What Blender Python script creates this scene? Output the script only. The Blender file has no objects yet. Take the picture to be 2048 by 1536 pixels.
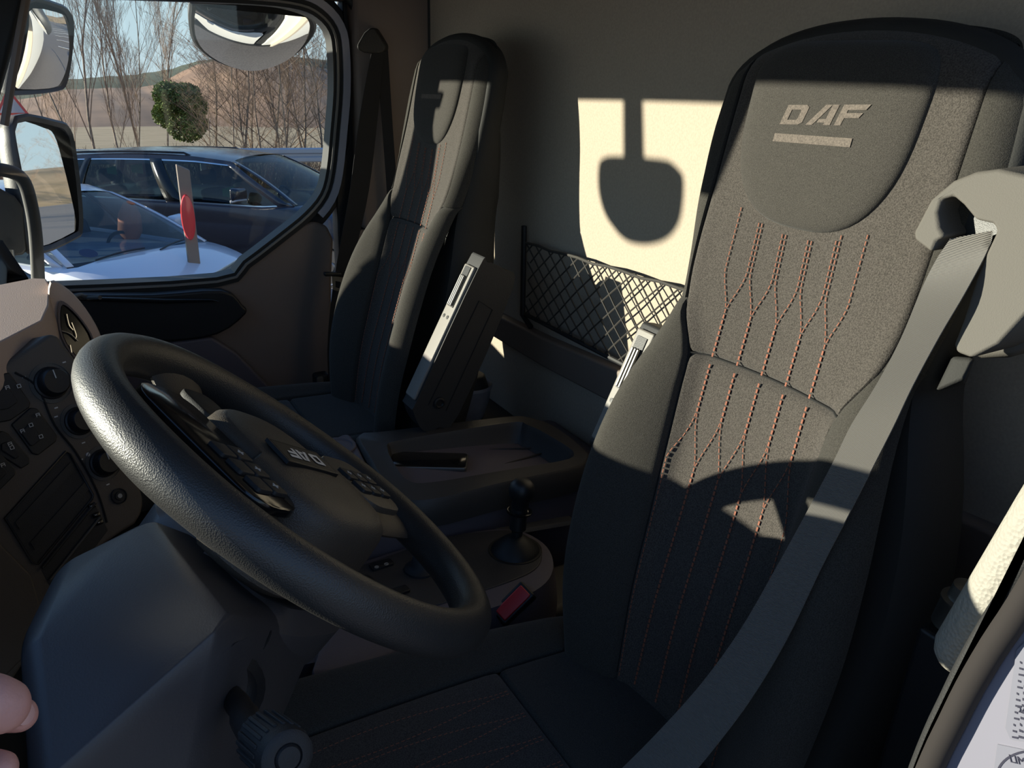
import bpy, bmesh, math, random
from mathutils import Vector as V, Matrix
from math import sin, cos, pi, radians as R, sqrt
S = bpy.context.scene
C = S.collection

# ------------------------------------------------------------------ camera, sky, sun
F = 1650.0
YAW, PITCH, ROLL = R(29.5), R(21.3), R(1.5)
fw = V((sin(YAW)*cos(PITCH), cos(YAW)*cos(PITCH), -sin(PITCH)))
r0 = V((cos(YAW), -sin(YAW), 0)); u0 = r0.cross(fw)
rt = r0*cos(ROLL)+u0*sin(ROLL); up = u0*cos(ROLL)-r0*sin(ROLL)
cd = bpy.data.cameras.new('camera'); cam = bpy.data.objects.new('camera', cd); C.objects.link(cam)
cd.sensor_width = 36; cd.lens = F/2048*36; cd.clip_start = .02; cd.clip_end = 3000
cam.matrix_world = Matrix(((rt.x, up.x, -fw.x, 0), (rt.y, up.y, -fw.y, 0), (rt.z, up.z, -fw.z, 0), (0, 0, 0, 1)))
S.camera = cam

SUN = V((1, -.63, -.175)).normalized()        # direction the sunlight travels
w = bpy.data.worlds.new('sky'); S.world = w; w.use_nodes = True
nt = w.node_tree; bg = nt.nodes['Background']
tcw = nt.nodes.new('ShaderNodeTexCoord'); spx = nt.nodes.new('ShaderNodeSeparateXYZ'); rmp = nt.nodes.new('ShaderNodeValToRGB')
nt.links.new(tcw.outputs['Generated'], spx.inputs[0]); mra = nt.nodes.new('ShaderNodeMath'); mra.operation = 'ADD'; mra.inputs[1].default_value = .2; nt.links.new(spx.outputs['Z'], mra.inputs[0]); nt.links.new(mra.outputs[0], rmp.inputs[0]); nt.links.new(rmp.outputs[0], bg.inputs[0])
for i, (p_, c_) in enumerate([(0, (.10, .09, .07)), (.0, (.64, .74, .80)), (.30, (.54, .73, .84)), (.45, (.30, .50, .84)), (1, (.12, .27, .62))]):
    e = rmp.color_ramp.elements[i] if i < 2 else rmp.color_ramp.elements.new(p_)
    e.position = p_; e.color = (*c_, 1)
rmp.color_ramp.elements[0].position = .06; rmp.color_ramp.elements[1].position = .12
bg.inputs[1].default_value = 1.1
sl = bpy.data.lights.new('sun', 'SUN'); so = bpy.data.objects.new('sun', sl); C.objects.link(so)
sl.energy = 12; sl.angle = R(.55); sl.color = (1, .91, .76)
so.rotation_euler = SUN.to_track_quat('-Z', 'Y').to_euler()
vs = S.view_settings; vs.view_transform = 'Standard'; vs.look = 'None'; vs.gamma = 1; vs.use_curve_mapping = False
vs.exposure = 0.0

# ------------------------------------------------------------------ photo ray helpers (points on real planes)
def ray(px, py): return fw+rt*((px-1024)/F)+up*((768-py)/F)
def AX(px, py, v): r = ray(px, py); return r*(v/r.x)
def AY(px, py, v): r = ray(px, py); return r*(v/r.y)
def AZ(px, py, v): r = ray(px, py); return r*(v/r.z)
def AP(px, py, p0, n): r = ray(px, py); return r*(p0.dot(n)/r.dot(n))
def lerp(a, b, t): return a+(b-a)*t
def tab(x, xs, ys):
    if x <= xs[0]: return ys[0]
    for i in range(len(xs)-1):
        if x <= xs[i+1]:
            t = (x-xs[i])/(xs[i+1]-xs[i])
            return ys[i]+(ys[i+1]-ys[i])*t
    return ys[-1]
def stab(x, xs, ys):     # smooth interpolation
    if x <= xs[0]: return ys[0]
    n = len(xs)
    for i in range(n-1):
        if x <= xs[i+1]:
            h = xs[i+1]-xs[i]; t = (x-xs[i])/h
            m0 = (ys[i+1]-ys[max(i-1, 0)])/(xs[i+1]-xs[max(i-1, 0)])
            m1 = (ys[min(i+2, n-1)]-ys[i])/(xs[min(i+2, n-1)]-xs[i])
            return (2*t**3-3*t*t+1)*ys[i]+(t**3-2*t*t+t)*h*m0+(-2*t**3+3*t*t)*ys[i+1]+(t**3-t*t)*h*m1
    return ys[-1]

# ------------------------------------------------------------------ materials
def mat(name, col, rough=.5, metal=0, bump=0, bscale=400, spec=.5, vary=0, vscale=300, col2=None, kind='noise', coat=0, sheen=0):
    m = bpy.data.materials.new(name); m.use_nodes = True
    t = m.node_tree; b = t.nodes['Principled BSDF']
    b.inputs['Base Color'].default_value = (*col, 1); b.inputs['Roughness'].default_value = rough
    b.inputs['Metallic'].default_value = metal; b.inputs['Specular IOR Level'].default_value = spec
    if coat: b.inputs['Coat Weight'].default_value = coat
    if sheen: b.inputs['Sheen Weight'].default_value = sheen
    tc = t.nodes.new('ShaderNodeTexCoord')
    if vary or col2:
        n = t.nodes.new('ShaderNodeTexNoise'); n.inputs['Scale'].default_value = vscale; n.inputs['Detail'].default_value = 3
        t.links.new(tc.outputs['Object'], n.inputs['Vector'])
        r = t.nodes.new('ShaderNodeValToRGB')
        c2 = col2 if col2 else tuple(c*(1+vary) for c in col); c1 = col if col2 else tuple(c*(1-vary) for c in col)
        r.color_ramp.elements[0].position = .35; r.color_ramp.elements[1].position = .65
        r.color_ramp.elements[0].color = (*c1, 1); r.color_ramp.elements[1].color = (*c2, 1)
        t.links.new(n.outputs['Fac'], r.inputs[0]); t.links.new(r.outputs[0], b.inputs['Base Color'])
    if bump:
        if kind == 'voronoi':
            n = t.nodes.new('ShaderNodeTexVoronoi'); o = n.outputs['Distance']
        elif kind == 'wave':
            n = t.nodes.new('ShaderNodeTexWave'); n.bands_direction = 'Z'; o = n.outputs['Fac']
        else:
            n = t.nodes.new('ShaderNodeTexNoise'); n.inputs['Detail'].default_value = 2; o = n.outputs['Fac']
        n.inputs['Scale'].default_value = bscale
        t.links.new(tc.outputs['Object'], n.inputs['Vector'])
        bp = t.nodes.new('ShaderNodeBump'); bp.inputs['Strength'].default_value = bump; bp.inputs['Distance'].default_value = .001
        t.links.new(o, bp.inputs['Height']); t.links.new(bp.outputs[0], b.inputs['Normal'])
    return m
def glassmat(name, tint, refl=.06, alpha=1.0, dark=None):
    m = bpy.data.materials.new(name); m.use_nodes = True; t = m.node_tree
    t.nodes.remove(t.nodes['Principled BSDF']); out = t.nodes['Material Output']
    tr = t.nodes.new('ShaderNodeBsdfTransparent'); tr.inputs[0].default_value = (*tint, 1)
    gl = t.nodes.new('ShaderNodeBsdfGlossy'); gl.inputs['Roughness'].default_value = .02
    mx = t.nodes.new('ShaderNodeMixShader'); lw = t.nodes.new('ShaderNodeLayerWeight'); lw.inputs[0].default_value = .5; fr = t.nodes.new('ShaderNodeMath'); fr.operation = 'POWER'; fr.inputs[1].default_value = 5.0; t.links.new(lw.outputs['Facing'], fr.inputs[0])
    ad = t.nodes.new('ShaderNodeMath'); ad.operation = 'MULTIPLY_ADD'; ad.inputs[1].default_value = .45; ad.inputs[2].default_value = refl*.6; ad.use_clamp = True
    t.links.new(fr.outputs[0], ad.inputs[0]); t.links.new(ad.outputs[0], mx.inputs[0])
    t.links.new(tr.outputs[0], mx.inputs[1]); t.links.new(gl.outputs[0], mx.inputs[2]); t.links.new(mx.outputs[0], out.inputs[0])
    return m
M = dict(
 fabric=mat('seat_fabric', (.060, .053, .047), .95, bump=.5, bscale=900, vary=.38, vscale=700, spec=.15, sheen=.12),
 fabric2=mat('seat_pad_fabric', (.048, .044, .039), .95, bump=.5, bscale=1300, vary=.35, vscale=1100, spec=.15, sheen=.1),
 bolster=mat('bolster_fabric', (.044, .041, .036), .95, bump=.45, bscale=1100, vary=.28, vscale=900, spec=.12, sheen=.08),
 seatback=mat('seat_shell', (.018, .018, .017), .8, bump=.3, bscale=600),
 stitch=mat('orange_thread', (.26, .09, .05), .8),
 logo=mat('woven_logo', (.115, .095, .08), .9, bump=.4, bscale=900, vary=.25, vscale=500),
 seam=mat('dark_seam', (.008, .008, .008), .9),
 wall=mat('rear_wall_felt', (.43, .365, .29), .95, bump=.4, bscale=420, vary=.05, vscale=260, spec=.1),
 wallplas=mat('beige_brown_plastic', (.20, .155, .125), .6, bump=.25, bscale=700),
 pillar=mat('taupe_pillar_trim', (.19, .145, .12), .7, bump=.3, bscale=700),
 roof=mat('roof_lining', (.14, .12, .10), .95, bump=.5, bscale=500),
 black=mat('black_plastic', (.010, .010, .011), .45, bump=.2, bscale=900),
 softblack=mat('matt_black_plastic', (.016, .016, .017), .62, bump=.35, bscale=900),
 gloss=mat('gloss_black', (.006, .006, .007), .12),
 rubber=mat('black_rubber', (.010, .010, .010), .55, bump=.1, bscale=500),
 leather=mat('wheel_leather', (.030, .029, .028), .42, bump=.26, bscale=800, kind='voronoi', spec=.55),
 hub=mat('wheel_hub_plastic', (.065, .054, .043), .45, bump=.35, bscale=900, kind='voronoi'),
 grey=mat('grey_plastic', (.105, .097, .086), .72, spec=.3, bump=.25, bscale=900),
 greylight=mat('light_grey_plastic', (.21, .195, .175), .5, bump=.25, bscale=900),
 purple=mat('warm_grey_console', (.105, .088, .10), .55, bump=.3, bscale=900),
 console=mat('dark_console', (.040, .036, .034), .5, bump=.3, bscale=900),
 brown=mat('brown_dash', (.085, .068, .055), .55, bump=.3, bscale=900),
 hood=mat('tan_dash_hood', (.50, .37, .295), .6, bump=.3, bscale=600),
 shroud=mat('column_shroud', (.058, .054, .056), .42, bump=.15, bscale=700),
 belt=mat('seat_belt_webbing', (.15, .138, .122), .7, bump=.8, bscale=300, kind='wave', sheen=.2),
 beltdark=mat('black_belt_webbing', (.014, .014, .016), .7, bump=.6, bscale=300, kind='wave'),
 chrome=mat('chrome', (.75, .75, .75), .15, 1),
 steel=mat('brushed_steel', (.30, .29, .27), .4, 1),
 white=mat('white_paint', (.40, .39, .44), .3, coat=.5),
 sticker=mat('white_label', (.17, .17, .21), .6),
 ink=mat('black_ink', (.02, .02, .04), .7),
 iconw=mat('white_print', (.55, .53, .5), .6),
 red=mat('red_plastic', (.55, .02, .025), .3),
 foam=mat('grey_foam_grip', (.33, .31, .27), .75, bump=1.0, bscale=330, kind='voronoi'),
 cord=mat('net_cord', (.035, .032, .028), .8),
 bucket=mat('grey_enamel', (.30, .29, .30), .45, bump=.2, bscale=60, vary=.15, vscale=20),
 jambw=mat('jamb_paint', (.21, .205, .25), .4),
 seal=mat('dark_seal_rubber', (.018, .014, .013), .9),
 badgew=mat('pale_badge_print', (.85, .82, .76), .5),
 mirror=mat('mirror_glass', (.86, .86, .86), .015, 1),
 skin=mat('skin', (.62, .30, .24), .5, bump=.2, bscale=900, vary=.08, vscale=60),
 nail=mat('nail', (.68, .38, .32), .3),
 carwhite=mat('pale_silver_paint', (.50, .52, .60), .28, coat=.7),
 carblack=mat('black_car_paint', (.010, .012, .022), .2, coat=.35),
 carint=mat('car_interior', (.05, .05, .055), .8),
 green=mat('green_tag', (.12, .40, .18), .6),
 orange=mat('orange_cloth', (.45, .12, .05), .8),
 bark=mat('grey_bark', (.21, .16, .12), .9, vary=.3, vscale=8),
 twig=mat('brown_twigs', (.25, .165, .11), .9),
 dirt=mat('dry_grass', (.29, .20, .10), 1, col2=(.38, .26, .14), vscale=.6),
 hill=mat('brown_hillside', (.20, .115, .072), 1, col2=(.32, .185, .11), vscale=.12),
 pine=mat('pine_wood', (.045, .06, .03), 1, col2=(.075, .085, .045), vscale=.1),
 leaf=mat('olive_leaves', (.13, .17, .04), .8, vary=.4, vscale=3),
 asphalt=mat('asphalt', (.20, .17, .145), .95, vary=.12, vscale=30, bump=.4, bscale=60),
 paintline=mat('road_paint', (.55, .53, .5), .8),
 galv=mat('galvanised_steel', (.42, .42, .45), .5, .4),
 tyre=mat('tyre', (.02, .02, .02), .8),
 truckw=mat('truck_white', (.72, .70, .66), .35, coat=.4),
 mgrey=mat('mirror_housing', (.028, .028, .030), .5, bump=.3, bscale=300),
 tail=mat('red_lens', (.60, .05, .05), .2),
)
M['pane'] = glassmat('window_glass', (.93, .96, .95), .05)
M['cglass'] = glassmat('tinted_car_glass', (.25, .31, .31), .10)
M['wshield'] = glassmat('car_windscreen', (.42, .5, .55), .08)

# ------------------------------------------------------------------ objects
def org(o):
    p = V((0, 0, 0))
    while o: p = p+o.location; o = o.parent
    return p
def tag(o, label, cat, group=None):
    o['label'] = label; o['category'] = cat
    if group: o['group'] = group
    return o
def thing(name, label, cat, loc=(0, 0, 0), group=None):
    o = bpy.data.objects.new(name, None); o.empty_display_size = .05; C.objects.link(o); o.location = loc
    return tag(o, label, cat, group)
def obj(name, vf, m, parent=None, smooth=True, sub=0, bevel=0, segs=2, solid=0, loc=None, label=None):
    vs_, fs = vf
    if parent is not None: base = org(parent)
    elif loc is not None: base = V(loc)
    else:
        xs = [p[0] for p in vs_]; ys = [p[1] for p in vs_]; zs = [p[2] for p in vs_]
        base = V(((min(xs)+max(xs))/2, (min(ys)+max(ys))/2, min(zs)))
    me = bpy.data.meshes.new(name)
    me.from_pydata([tuple(V(p)-base) for p in vs_], [], fs); me.validate(); me.update()
    bm = bmesh.new(); bm.from_mesh(me)
    bmesh.ops.recalc_face_normals(bm, faces=bm.faces); bm.to_mesh(me); bm.free()
    o = bpy.data.objects.new(name, me); C.objects.link(o)
    if parent is not None: o.parent = parent
    else: o.location = base
    mats = m if isinstance(m, (list, tuple)) else [m]
    for k in mats: me.materials.append(M[k] if isinstance(k, str) else k)
    if smooth: me.shade_smooth()
    if solid:
        md = o.modifiers.new('s', 'SOLIDIFY'); md.thickness = solid; md.offset = 0
    if bevel:
        md = o.modifiers.new('b', 'BEVEL'); md.width = bevel; md.segments = segs; md.limit_method = 'ANGLE'; md.angle_limit = R(28)
        md.harden_normals = False
        wn = o.modifiers.new('w', 'WEIGHTED_NORMAL')
    if sub:
        md = o.modifiers.new('u', 'SUBSURF'); md.levels = sub; md.render_levels = sub
    if smooth and not sub and not bevel:
        try: me.set_sharp_from_angle(angle=R(42))
        except Exception: pass
    if label: o['label'] = label
    return o
def struct(name, vf, m, parent=None, **k):
    o = obj(name, vf, m, parent, **k)
    if parent is None: o['kind'] = 'structure'
    return o

def join(*vfs):
    vs_, fs = [], []
    for a, b in vfs:
        n = len(vs_); vs_ += [V(p) for p in a]; fs += [tuple(i+n for i in f) for f in b]
    return vs_, fs
def box(a, b):
    x0, y0, z0 = a; x1, y1, z1 = b
    v = [V((x, y, z)) for x in (x0, x1) for y in (y0, y1) for z in (z0, z1)]
    return v, [(0, 1, 3, 2), (4, 6, 7, 5), (0, 4, 5, 1), (2, 3, 7, 6), (0, 2, 6, 4), (1, 5, 7, 3)]
def frame_box(c, ax, ay, az):      # half-extent vectors
    v = [V(c)+ax*i+ay*j+az*k for i in (-1, 1) for j in (-1, 1) for k in (-1, 1)]
    return v, [(0, 1, 3, 2), (4, 6, 7, 5), (0, 4, 5, 1), (2, 3, 7, 6), (0, 2, 6, 4), (1, 5, 7, 3)]
def loft(rings, closed=True, cap0=True, cap1=True, loop=False):
    n = len(rings[0]); vs_ = [V(p) for r in rings for p in r]; fs = []
    m = len(rings); rng = m if loop else m-1
    for i in range(rng):
        a = i*n; b = ((i+1) % m)*n
        for j in range(n if closed else n-1):
            k = (j+1) % n; fs.append((a+j, a+k, b+k, b+j))
    if not loop and closed:
        if cap0: fs.append(tuple(reversed(range(n))))
        if cap1: fs.append(tuple((m-1)*n+j for j in range(n)))
    return vs_, fs
def grid(fn, nu, nv):
    vs_ = [fn(i/nu, j/nv) for i in range(nu+1) for j in range(nv+1)]
    fs = [(i*(nv+1)+j, (i+1)*(nv+1)+j, (i+1)*(nv+1)+j+1, i*(nv+1)+j+1) for i in range(nu) for j in range(nv)]
    return vs_, fs
def prism(poly, d):                # poly of 3D points extruded along vector d
    n = len(poly); a = [V(p) for p in poly]; b = [p+V(d) for p in a]
    return a+b, [tuple(range(n)), tuple(reversed(range(n, 2*n)))]+[(i, (i+1) % n, n+(i+1) % n, n+i) for i in range(n)]
def ringplate(inner, outer, d):    # flat ring between two outlines of equal length, extruded by d
    n = len(inner); d = V(d)
    return loft([[V(p) for p in inner], [V(p)+d for p in inner], [V(p)+d for p in outer], [V(p) for p in outer]], loop=True)
def hull(pts):
    bm = bmesh.new()
    for p in pts: bm.verts.new(p)
    r = bmesh.ops.convex_hull(bm, input=bm.verts)
    bmesh.ops.delete(bm, geom=[g for g in r['geom_interior'] if isinstance(g, bmesh.types.BMVert)], context='VERTS')
    bmesh.ops.dissolve_limit(bm, angle_limit=R(4), verts=bm.verts, edges=bm.edges)
    bm.verts.ensure_lookup_table(); bm.verts.index_update()
    out = [v.co.copy() for v in bm.verts], [tuple(v.index for v in f.verts) for f in bm.faces]
    bm.free(); return out
def smoothpath(pts, k=6, closed=False):
    pts = [V(p) for p in pts]; n = len(pts); out = []
    for i in range(n if closed else n-1):
        if closed: a, b, c, d = pts[i-1], pts[i], pts[(i+1) % n], pts[(i+2) % n]
        else: a, b, c, d = pts[max(i-1, 0)], pts[i], pts[i+1], pts[min(i+2, n-1)]
        for j in range(k):
            t = j/k
            out.append(.5*((2*b)+(c-a)*t+(2*a-5*b+4*c-d)*t*t+(3*b-a-3*c+d)*t**3))
    if not closed: out.append(pts[-1])
    return out
def tube(pts, r, n=10, closed=False, cap=True, flat=None):
    pts = [V(p) for p in pts]; rings = []; m = len(pts); prev = None
    for i, p in enumerate(pts):
        if closed: t = pts[(i+1) % m]-pts[i-1]
        else: t = pts[min(i+1, m-1)]-pts[max(i-1, 0)]
        t.normalize()
        if prev is None:
            a = V((0, 0, 1)) if abs(t.z) < .9 else V((1, 0, 0)); u = t.cross(a).normalized()
        else: u = (prev-t*prev.dot(t)).normalized()
        prev = u; v = t.cross(u); rr = r[i] if isinstance(r, (list, tuple)) else r
        rings.append([p+(u*cos(2*pi*k/n)+v*sin(2*pi*k/n)*(flat or 1))*rr for k in range(n)])
    return loft(rings, True, cap, cap, loop=closed)
def lathe(c, axis, prof, n=28, ref=None):      # prof: (height, radius) along the axis
    axis = V(axis).normalized(); a = V(ref) if ref else (V((1, 0, 0)) if abs(axis.x) < .9 else V((0, 1, 0)))
    u = axis.cross(a).normalized(); v = axis.cross(u)
    return loft([[V(c)+axis*h+(u*cos(2*pi*k/n)+v*sin(2*pi*k/n))*max(r, 1e-5) for k in range(n)] for h, r in prof])
def ribbon(centres, sides, widths, th=.0015):
    rings = []
    for c, s, w_ in zip(centres, sides, widths):
        s = V(s).normalized(); c = V(c); rings.append((c, s, w_))
    out = []
    for i, (c, s, w_) in enumerate(rings):
        t = (rings[min(i+1, len(rings)-1)][0]-rings[max(i-1, 0)][0]).normalized(); n = s.cross(t).normalized()
        out.append([c-s*w_/2-n*th/2, c+s*w_/2-n*th/2, c+s*w_/2+n*th/2, c-s*w_/2+n*th/2])
    return loft(out)
def rrect(w_, h, r, n=5):           # rounded rectangle outline in 2D
    out = []
    for cx, cy, a in ((w_/2-r, h/2-r, 0), (-w_/2+r, h/2-r, 90), (-w_/2+r, -h/2+r, 180), (w_/2-r, -h/2+r, 270)):
        for k in range(n+1):
            t = R(a+90*k/n); out.append((cx+r*cos(t), cy+r*sin(t)))
    return out
def pad(c, ux, uy, un, w_, h, t, r, dome=.0):   # rounded slab: width w_ along ux, height h along uy, thickness t along un
    c, ux, uy, un = V(c), V(ux).normalized(), V(uy).normalized(), V(un).normalized()
    e = min(t*.4, r*.6); rings = []
    for k, (ins, hh) in enumerate(((0, 0), (0, t-e), (e*.3, t-e*.3), (e, t))):
        rings.append([c+ux*x+uy*y+un*hh for x, y in rrect(w_-2*ins, h-2*ins, max(r-ins, .0005))])
    return loft(rings)

LET = {   # bold wide letters as quads in a unit cell (width given last)
 'D': ([[(0, 0), (.3, 0), (.3, 1), (0, 1)], [(.3, .76), (.75, .76), (.95, 1), (.3, 1)], [(.3, 0), (.95, 0), (.75, .24), (.3, .24)],
        [(.8, .3), (1.12, .12), (1.12, .88), (.8, .7)], [(.75, .76), (.8, .7), (1.12, .88), (.95, 1)], [(.75, .24), (.95, 0), (1.12, .12), (.8, .3)]], 1.22),
 'A': ([[(0, 0), (.33, 0), (.86, 1), (.55, 1)], [(.86, .62), (.86, 1), (1.18, 1), (1.18, 0)], [(.86, 0), (1.18, 0), (.86, .62), (.86, .3)],
        [(.52, .3), (.52, .12), (.86, .12), (.86, .3)]], 1.26),
 'F': ([[(0, 0), (.3, 0), (.3, 1), (0, 1)], [(.3, .74), (1.1, .74), (1.2, 1), (.3, 1)], [(.3, .36), (.95, .36), (1.04, .6), (.3, .6)]], 1.2),
}
def lettering(text, fn, shear=.2, th=.0008):  # fn(x, y, h) -> point; unit height, returns mesh and total width
    parts = []; x0 = 0
    for ch in text:
        quads, wd = LET[ch]
        for q in quads:
            def P(s, t, hh):
                a = (q[0][0]*(1-s)+q[1][0]*s, q[0][1]*(1-s)+q[1][1]*s); b = (q[3][0]*(1-s)+q[2][0]*s, q[3][1]*(1-s)+q[2][1]*s)
                x = a[0]*(1-t)+b[0]*t; y = a[1]*(1-t)+b[1]*t
                return fn(x0+x+shear*y, y, hh)
            parts.append(grid(lambda s, t: P(s, t, th), 4, 4))
        x0 += wd+.12
    return join(*parts), x0
# ------------------------------------------------------------------ the cab shell
XW = .885     # rear wall
YD = 2.13     # passenger door plane
struct('floor', box((-.42, .12, -1.2), (.95, 2.24, -1.12)), 'softblack')
struct('ceiling', box((-.22, .12, .46), (.95, 2.26, .50)), 'roof', bevel=.01)
struct('wall_back', box((XW, .12, -1.14), (XW+.04, 2.26, .47)), 'wall')
struct('trim_1', box((XW-.012, .12, .40), (XW+.02, 2.26, .47)), 'roof', bevel=.004)      # roof rail above the rear wall
# lower moulded trim band on the rear wall, with the step under the net
def wallpt(px, py, x=XW): return AX(px, py, x)
struct('trim_2', prism([V((XW-.022, 1.72, -.545)), V((XW-.022, 1.72, -.60)), V((XW-.022, 1.40, -.60)), V((XW-.022, .2, -.55)), V((XW-.022, .2, -.46)), V((XW-.022, 1.40, -.535))], (.03, 0, 0)), 'wallplas', bevel=.006)
# passenger side wall behind the door (pillar trim)
pwp = [(.715, 2.08), (.885, 2.018), (.96, 2.018), (.96, 2.17), (.715, 2.17)]
struct('wall_right', prism([V((x, y, -.42)) for x, y in pwp], (0, 0, .88)), 'pillar', bevel=.012)
struct('wall_side', prism([V((x, y, -1.13)) for x, y in [(.69, 2.09), (.885, 2.018), (.96, 2.018), (.96, 2.17), (.69, 2.17)]], (0, 0, .71)), 'pillar', bevel=.012)
struct('trim_3', tube([V((.884, 2.019, -.5)), V((.884, 2.019, .44))], .004, 8), 'softblack')
# passenger door
win = [(36, -6), (-30, 260), (-100, 345), (-190, 577), (90, 571), (430, 553), (484, 520), (560, 462), (606, 424), (637, 386), (650, 340), (658, 260), (664, 180), (662, 100), (654, 62), (630, 34), (594, 17), (520, 7), (380, 0), (200, -6)]
wi = [AY(a, b, YD) for a, b in win]
wi = smoothpath(wi, 3, True)
cen = sum(wi, V())/len(wi)
def grow(pts, d, y):
    out = []; n = len(pts)
    for i in range(n):
        t = (pts[(i+1) % n]-pts[i-1]); t.y = 0; t.normalize(); nn = V((t.z, 0, -t.x))
        if nn.dot(pts[i]-cen) < 0: nn = -nn
        p = pts[i]+nn*d; out.append(V((p.x, y, p.z)))
    return out
door = struct('door_1', ringplate(grow(wi, .016, 2.135), [V((tab(p.x, [-.2, .8], [-.2, .8]), 2.135, p.z)) for p in grow(wi, .062, 2.135)], (0, .05, 0)), 'softblack', bevel=.004)
_gi, _go = grow(wi, .020, float(wi[0].y)-.030), grow(wi, .038, float(wi[0].y)-.030)
_k = [i for i, p in enumerate(_gi) if p.x > .60 or (p.x > .3 and p.z > 0)]
_st = [(_gi[i], _go[i]) for i in _k]; _st.sort(key=lambda t: -math.atan2(t[0].z+.15, t[0].x-.2))
struct('painted_edge', loft([[a, b, b+V((0, .02, 0)), a+V((0, .02, 0))] for a, b in _st]), 'white', door, label='pale painted strip behind the window seal')
struct('window_seal', ringplate(grow(wi, -.004, 2.105), grow(wi, .021, 2.105), (0, .05, 0)), 'rubber', door)
struct('window_reveal', ringplate(grow(wi, .004, 2.099), grow(wi, .009, 2.099), (0, .01, 0)), 'greylight', door, label='pale moulding line inside the window seal')
struct('pane', prism(grow(wi, .008, 2.148), (0, .004, 0)), 'pane', door, smooth=False)
og = grow(wi, .048, 2.12)
sel = [p for p in og if p.x > .30 or p.z > .09]
struct('door_seal', tube(smoothpath([V((.10, 2.102, .175)), V((.47, 2.102, .177)), V((.66, 2.102, .16)), V((.732, 2.098, .10)), V((.738, 2.09, .0)), V((.730, 2.095, -.21)), V((.714, 2.098, -.32)), V((.690, 2.098, -.425)), V((.686, 2.098, -.64)), V((.685, 2.098, -1.0))], 5), .0115, 10), 'rubber', door)
# door inner panel: lower body with the raised rear corner
lp = [AY(a, b, 2.11) for a, b in [(-60, 588), (90, 580), (300, 572), (440, 562), (500, 526), (600, 452), (630, 443), (655, 452), (668, 480), (664, 560)]]
lp += [V((.60, 2.11, -1.12)), V((-.15, 2.11, -1.12))]
struct('inner_panel', prism(lp, (0, .07, 0)), 'pillar', door, bevel=.010, segs=3)
struct('outer_skin', prism([V((p.x, 2.19, p.z)) for p in lp], (0, .012, 0)), 'truckw', door, bevel=.004)
struct('trim_10', prism([V((x, 2.13, z)) for x, z in [(.665, -.30), (.66, -1.12), (.78, -1.12), (.78, .40), (.705, .40), (.705, -.20)]], (0, .05, 0)), 'softblack', bevel=.004)
# dark recessed pull band with a gloss insert
bandp = [AY(a, b, 2.095) for a, b in [(110, 588), (300, 583), (440, 575), (480, 605), (486, 622), (430, 662), (330, 676), (190, 672), (120, 640)]]
struct('armrest', prism(smoothpath(bandp, 3, True), (0, -.035, 0)), 'black', door, bevel=.012, segs=3)
bd2 = [AY(a, b, 2.05) for a, b in [(150, 592), (330, 597), (420, 597), (440, 602), (330, 606), (160, 600)]]
struct('inlay', prism(bd2, (0, -.008, 0)), 'gloss', door, bevel=.002)
struct('handle', tube([AY(140, 596, 1.998), AY(160, 590, 2.035), AY(176, 596, 2.035), AY(200, 595, 1.998)], .005, 8), 'grey', door)
pocket = [AY(a, b, 2.095) for a, b in [(240, 690), (420, 668), (470, 700), (545, 778), (300, 790), (220, 760)]]
struct('map_pocket', prism(pocket, (0, -.03, 0)), 'purple', door, bevel=.008, segs=3)
# front pillar by the passenger door
ap = [V((-.30, 2.13, -.60)), V((-.26, 2.13, -.60)), V((-.215, 2.13, -.37)), V((-.150, 2.13, -.25)), V((-.085, 2.13, -.17)), V((-.012, 2.13, 0)), V((.032, 2.13, .105)), V((.06, 2.13, .46)), V((-.05, 2.13, .46)), V((-.060, 2.13, .12)), V((-.100, 2.13, .0)), V((-.16, 2.13, -.17)), V((-.25, 2.13, -.37))]
struct('trim_4', prism([V((p.x-.0, 2.08, p.z)) for p in ap], (0, .08, 0)), 'softblack', bevel=.015)
struct('trim_5', tube([AY(22, 250, 2.07)+V((-.012, 0, 0)), AY(52, 100, 2.07)+V((-.016, 0, 0)), AY(82, -40, 2.07)+V((-.02, 0, 0))], .008, 8), 'pillar')
# front of the cab: bulkhead, windscreen, header
def wsx(y): return -.22-.11*(1-((y-1.1)/1.1)**2)
struct('wall_front', grid(lambda a, b: V((wsx(.10+a*2.02)-.05*(1-b), .10+a*2.02, -1.14+b*.775)), 16, 4), 'softblack', solid=.03)
struct('window_1', grid(lambda a, b: V((wsx(.10+a*2.02)+.12*b, .10+a*2.02, -.36+b*.52)), 20, 8), 'pane', solid=.004)
struct('trim_6', grid(lambda a, b: V((wsx(.10+a*2.02)+.12+.05*b, .10+a*2.02, .150-.05*((.10+a*2.02-1.1)/1.1)**2+.30*b)), 20, 2), 'roof', solid=.03)
# passenger-side header over the door
struct('trim_7', box((-.14, 2.085, .128), (.74, 2.18, .47)), 'pillar', bevel=.02)
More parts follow.
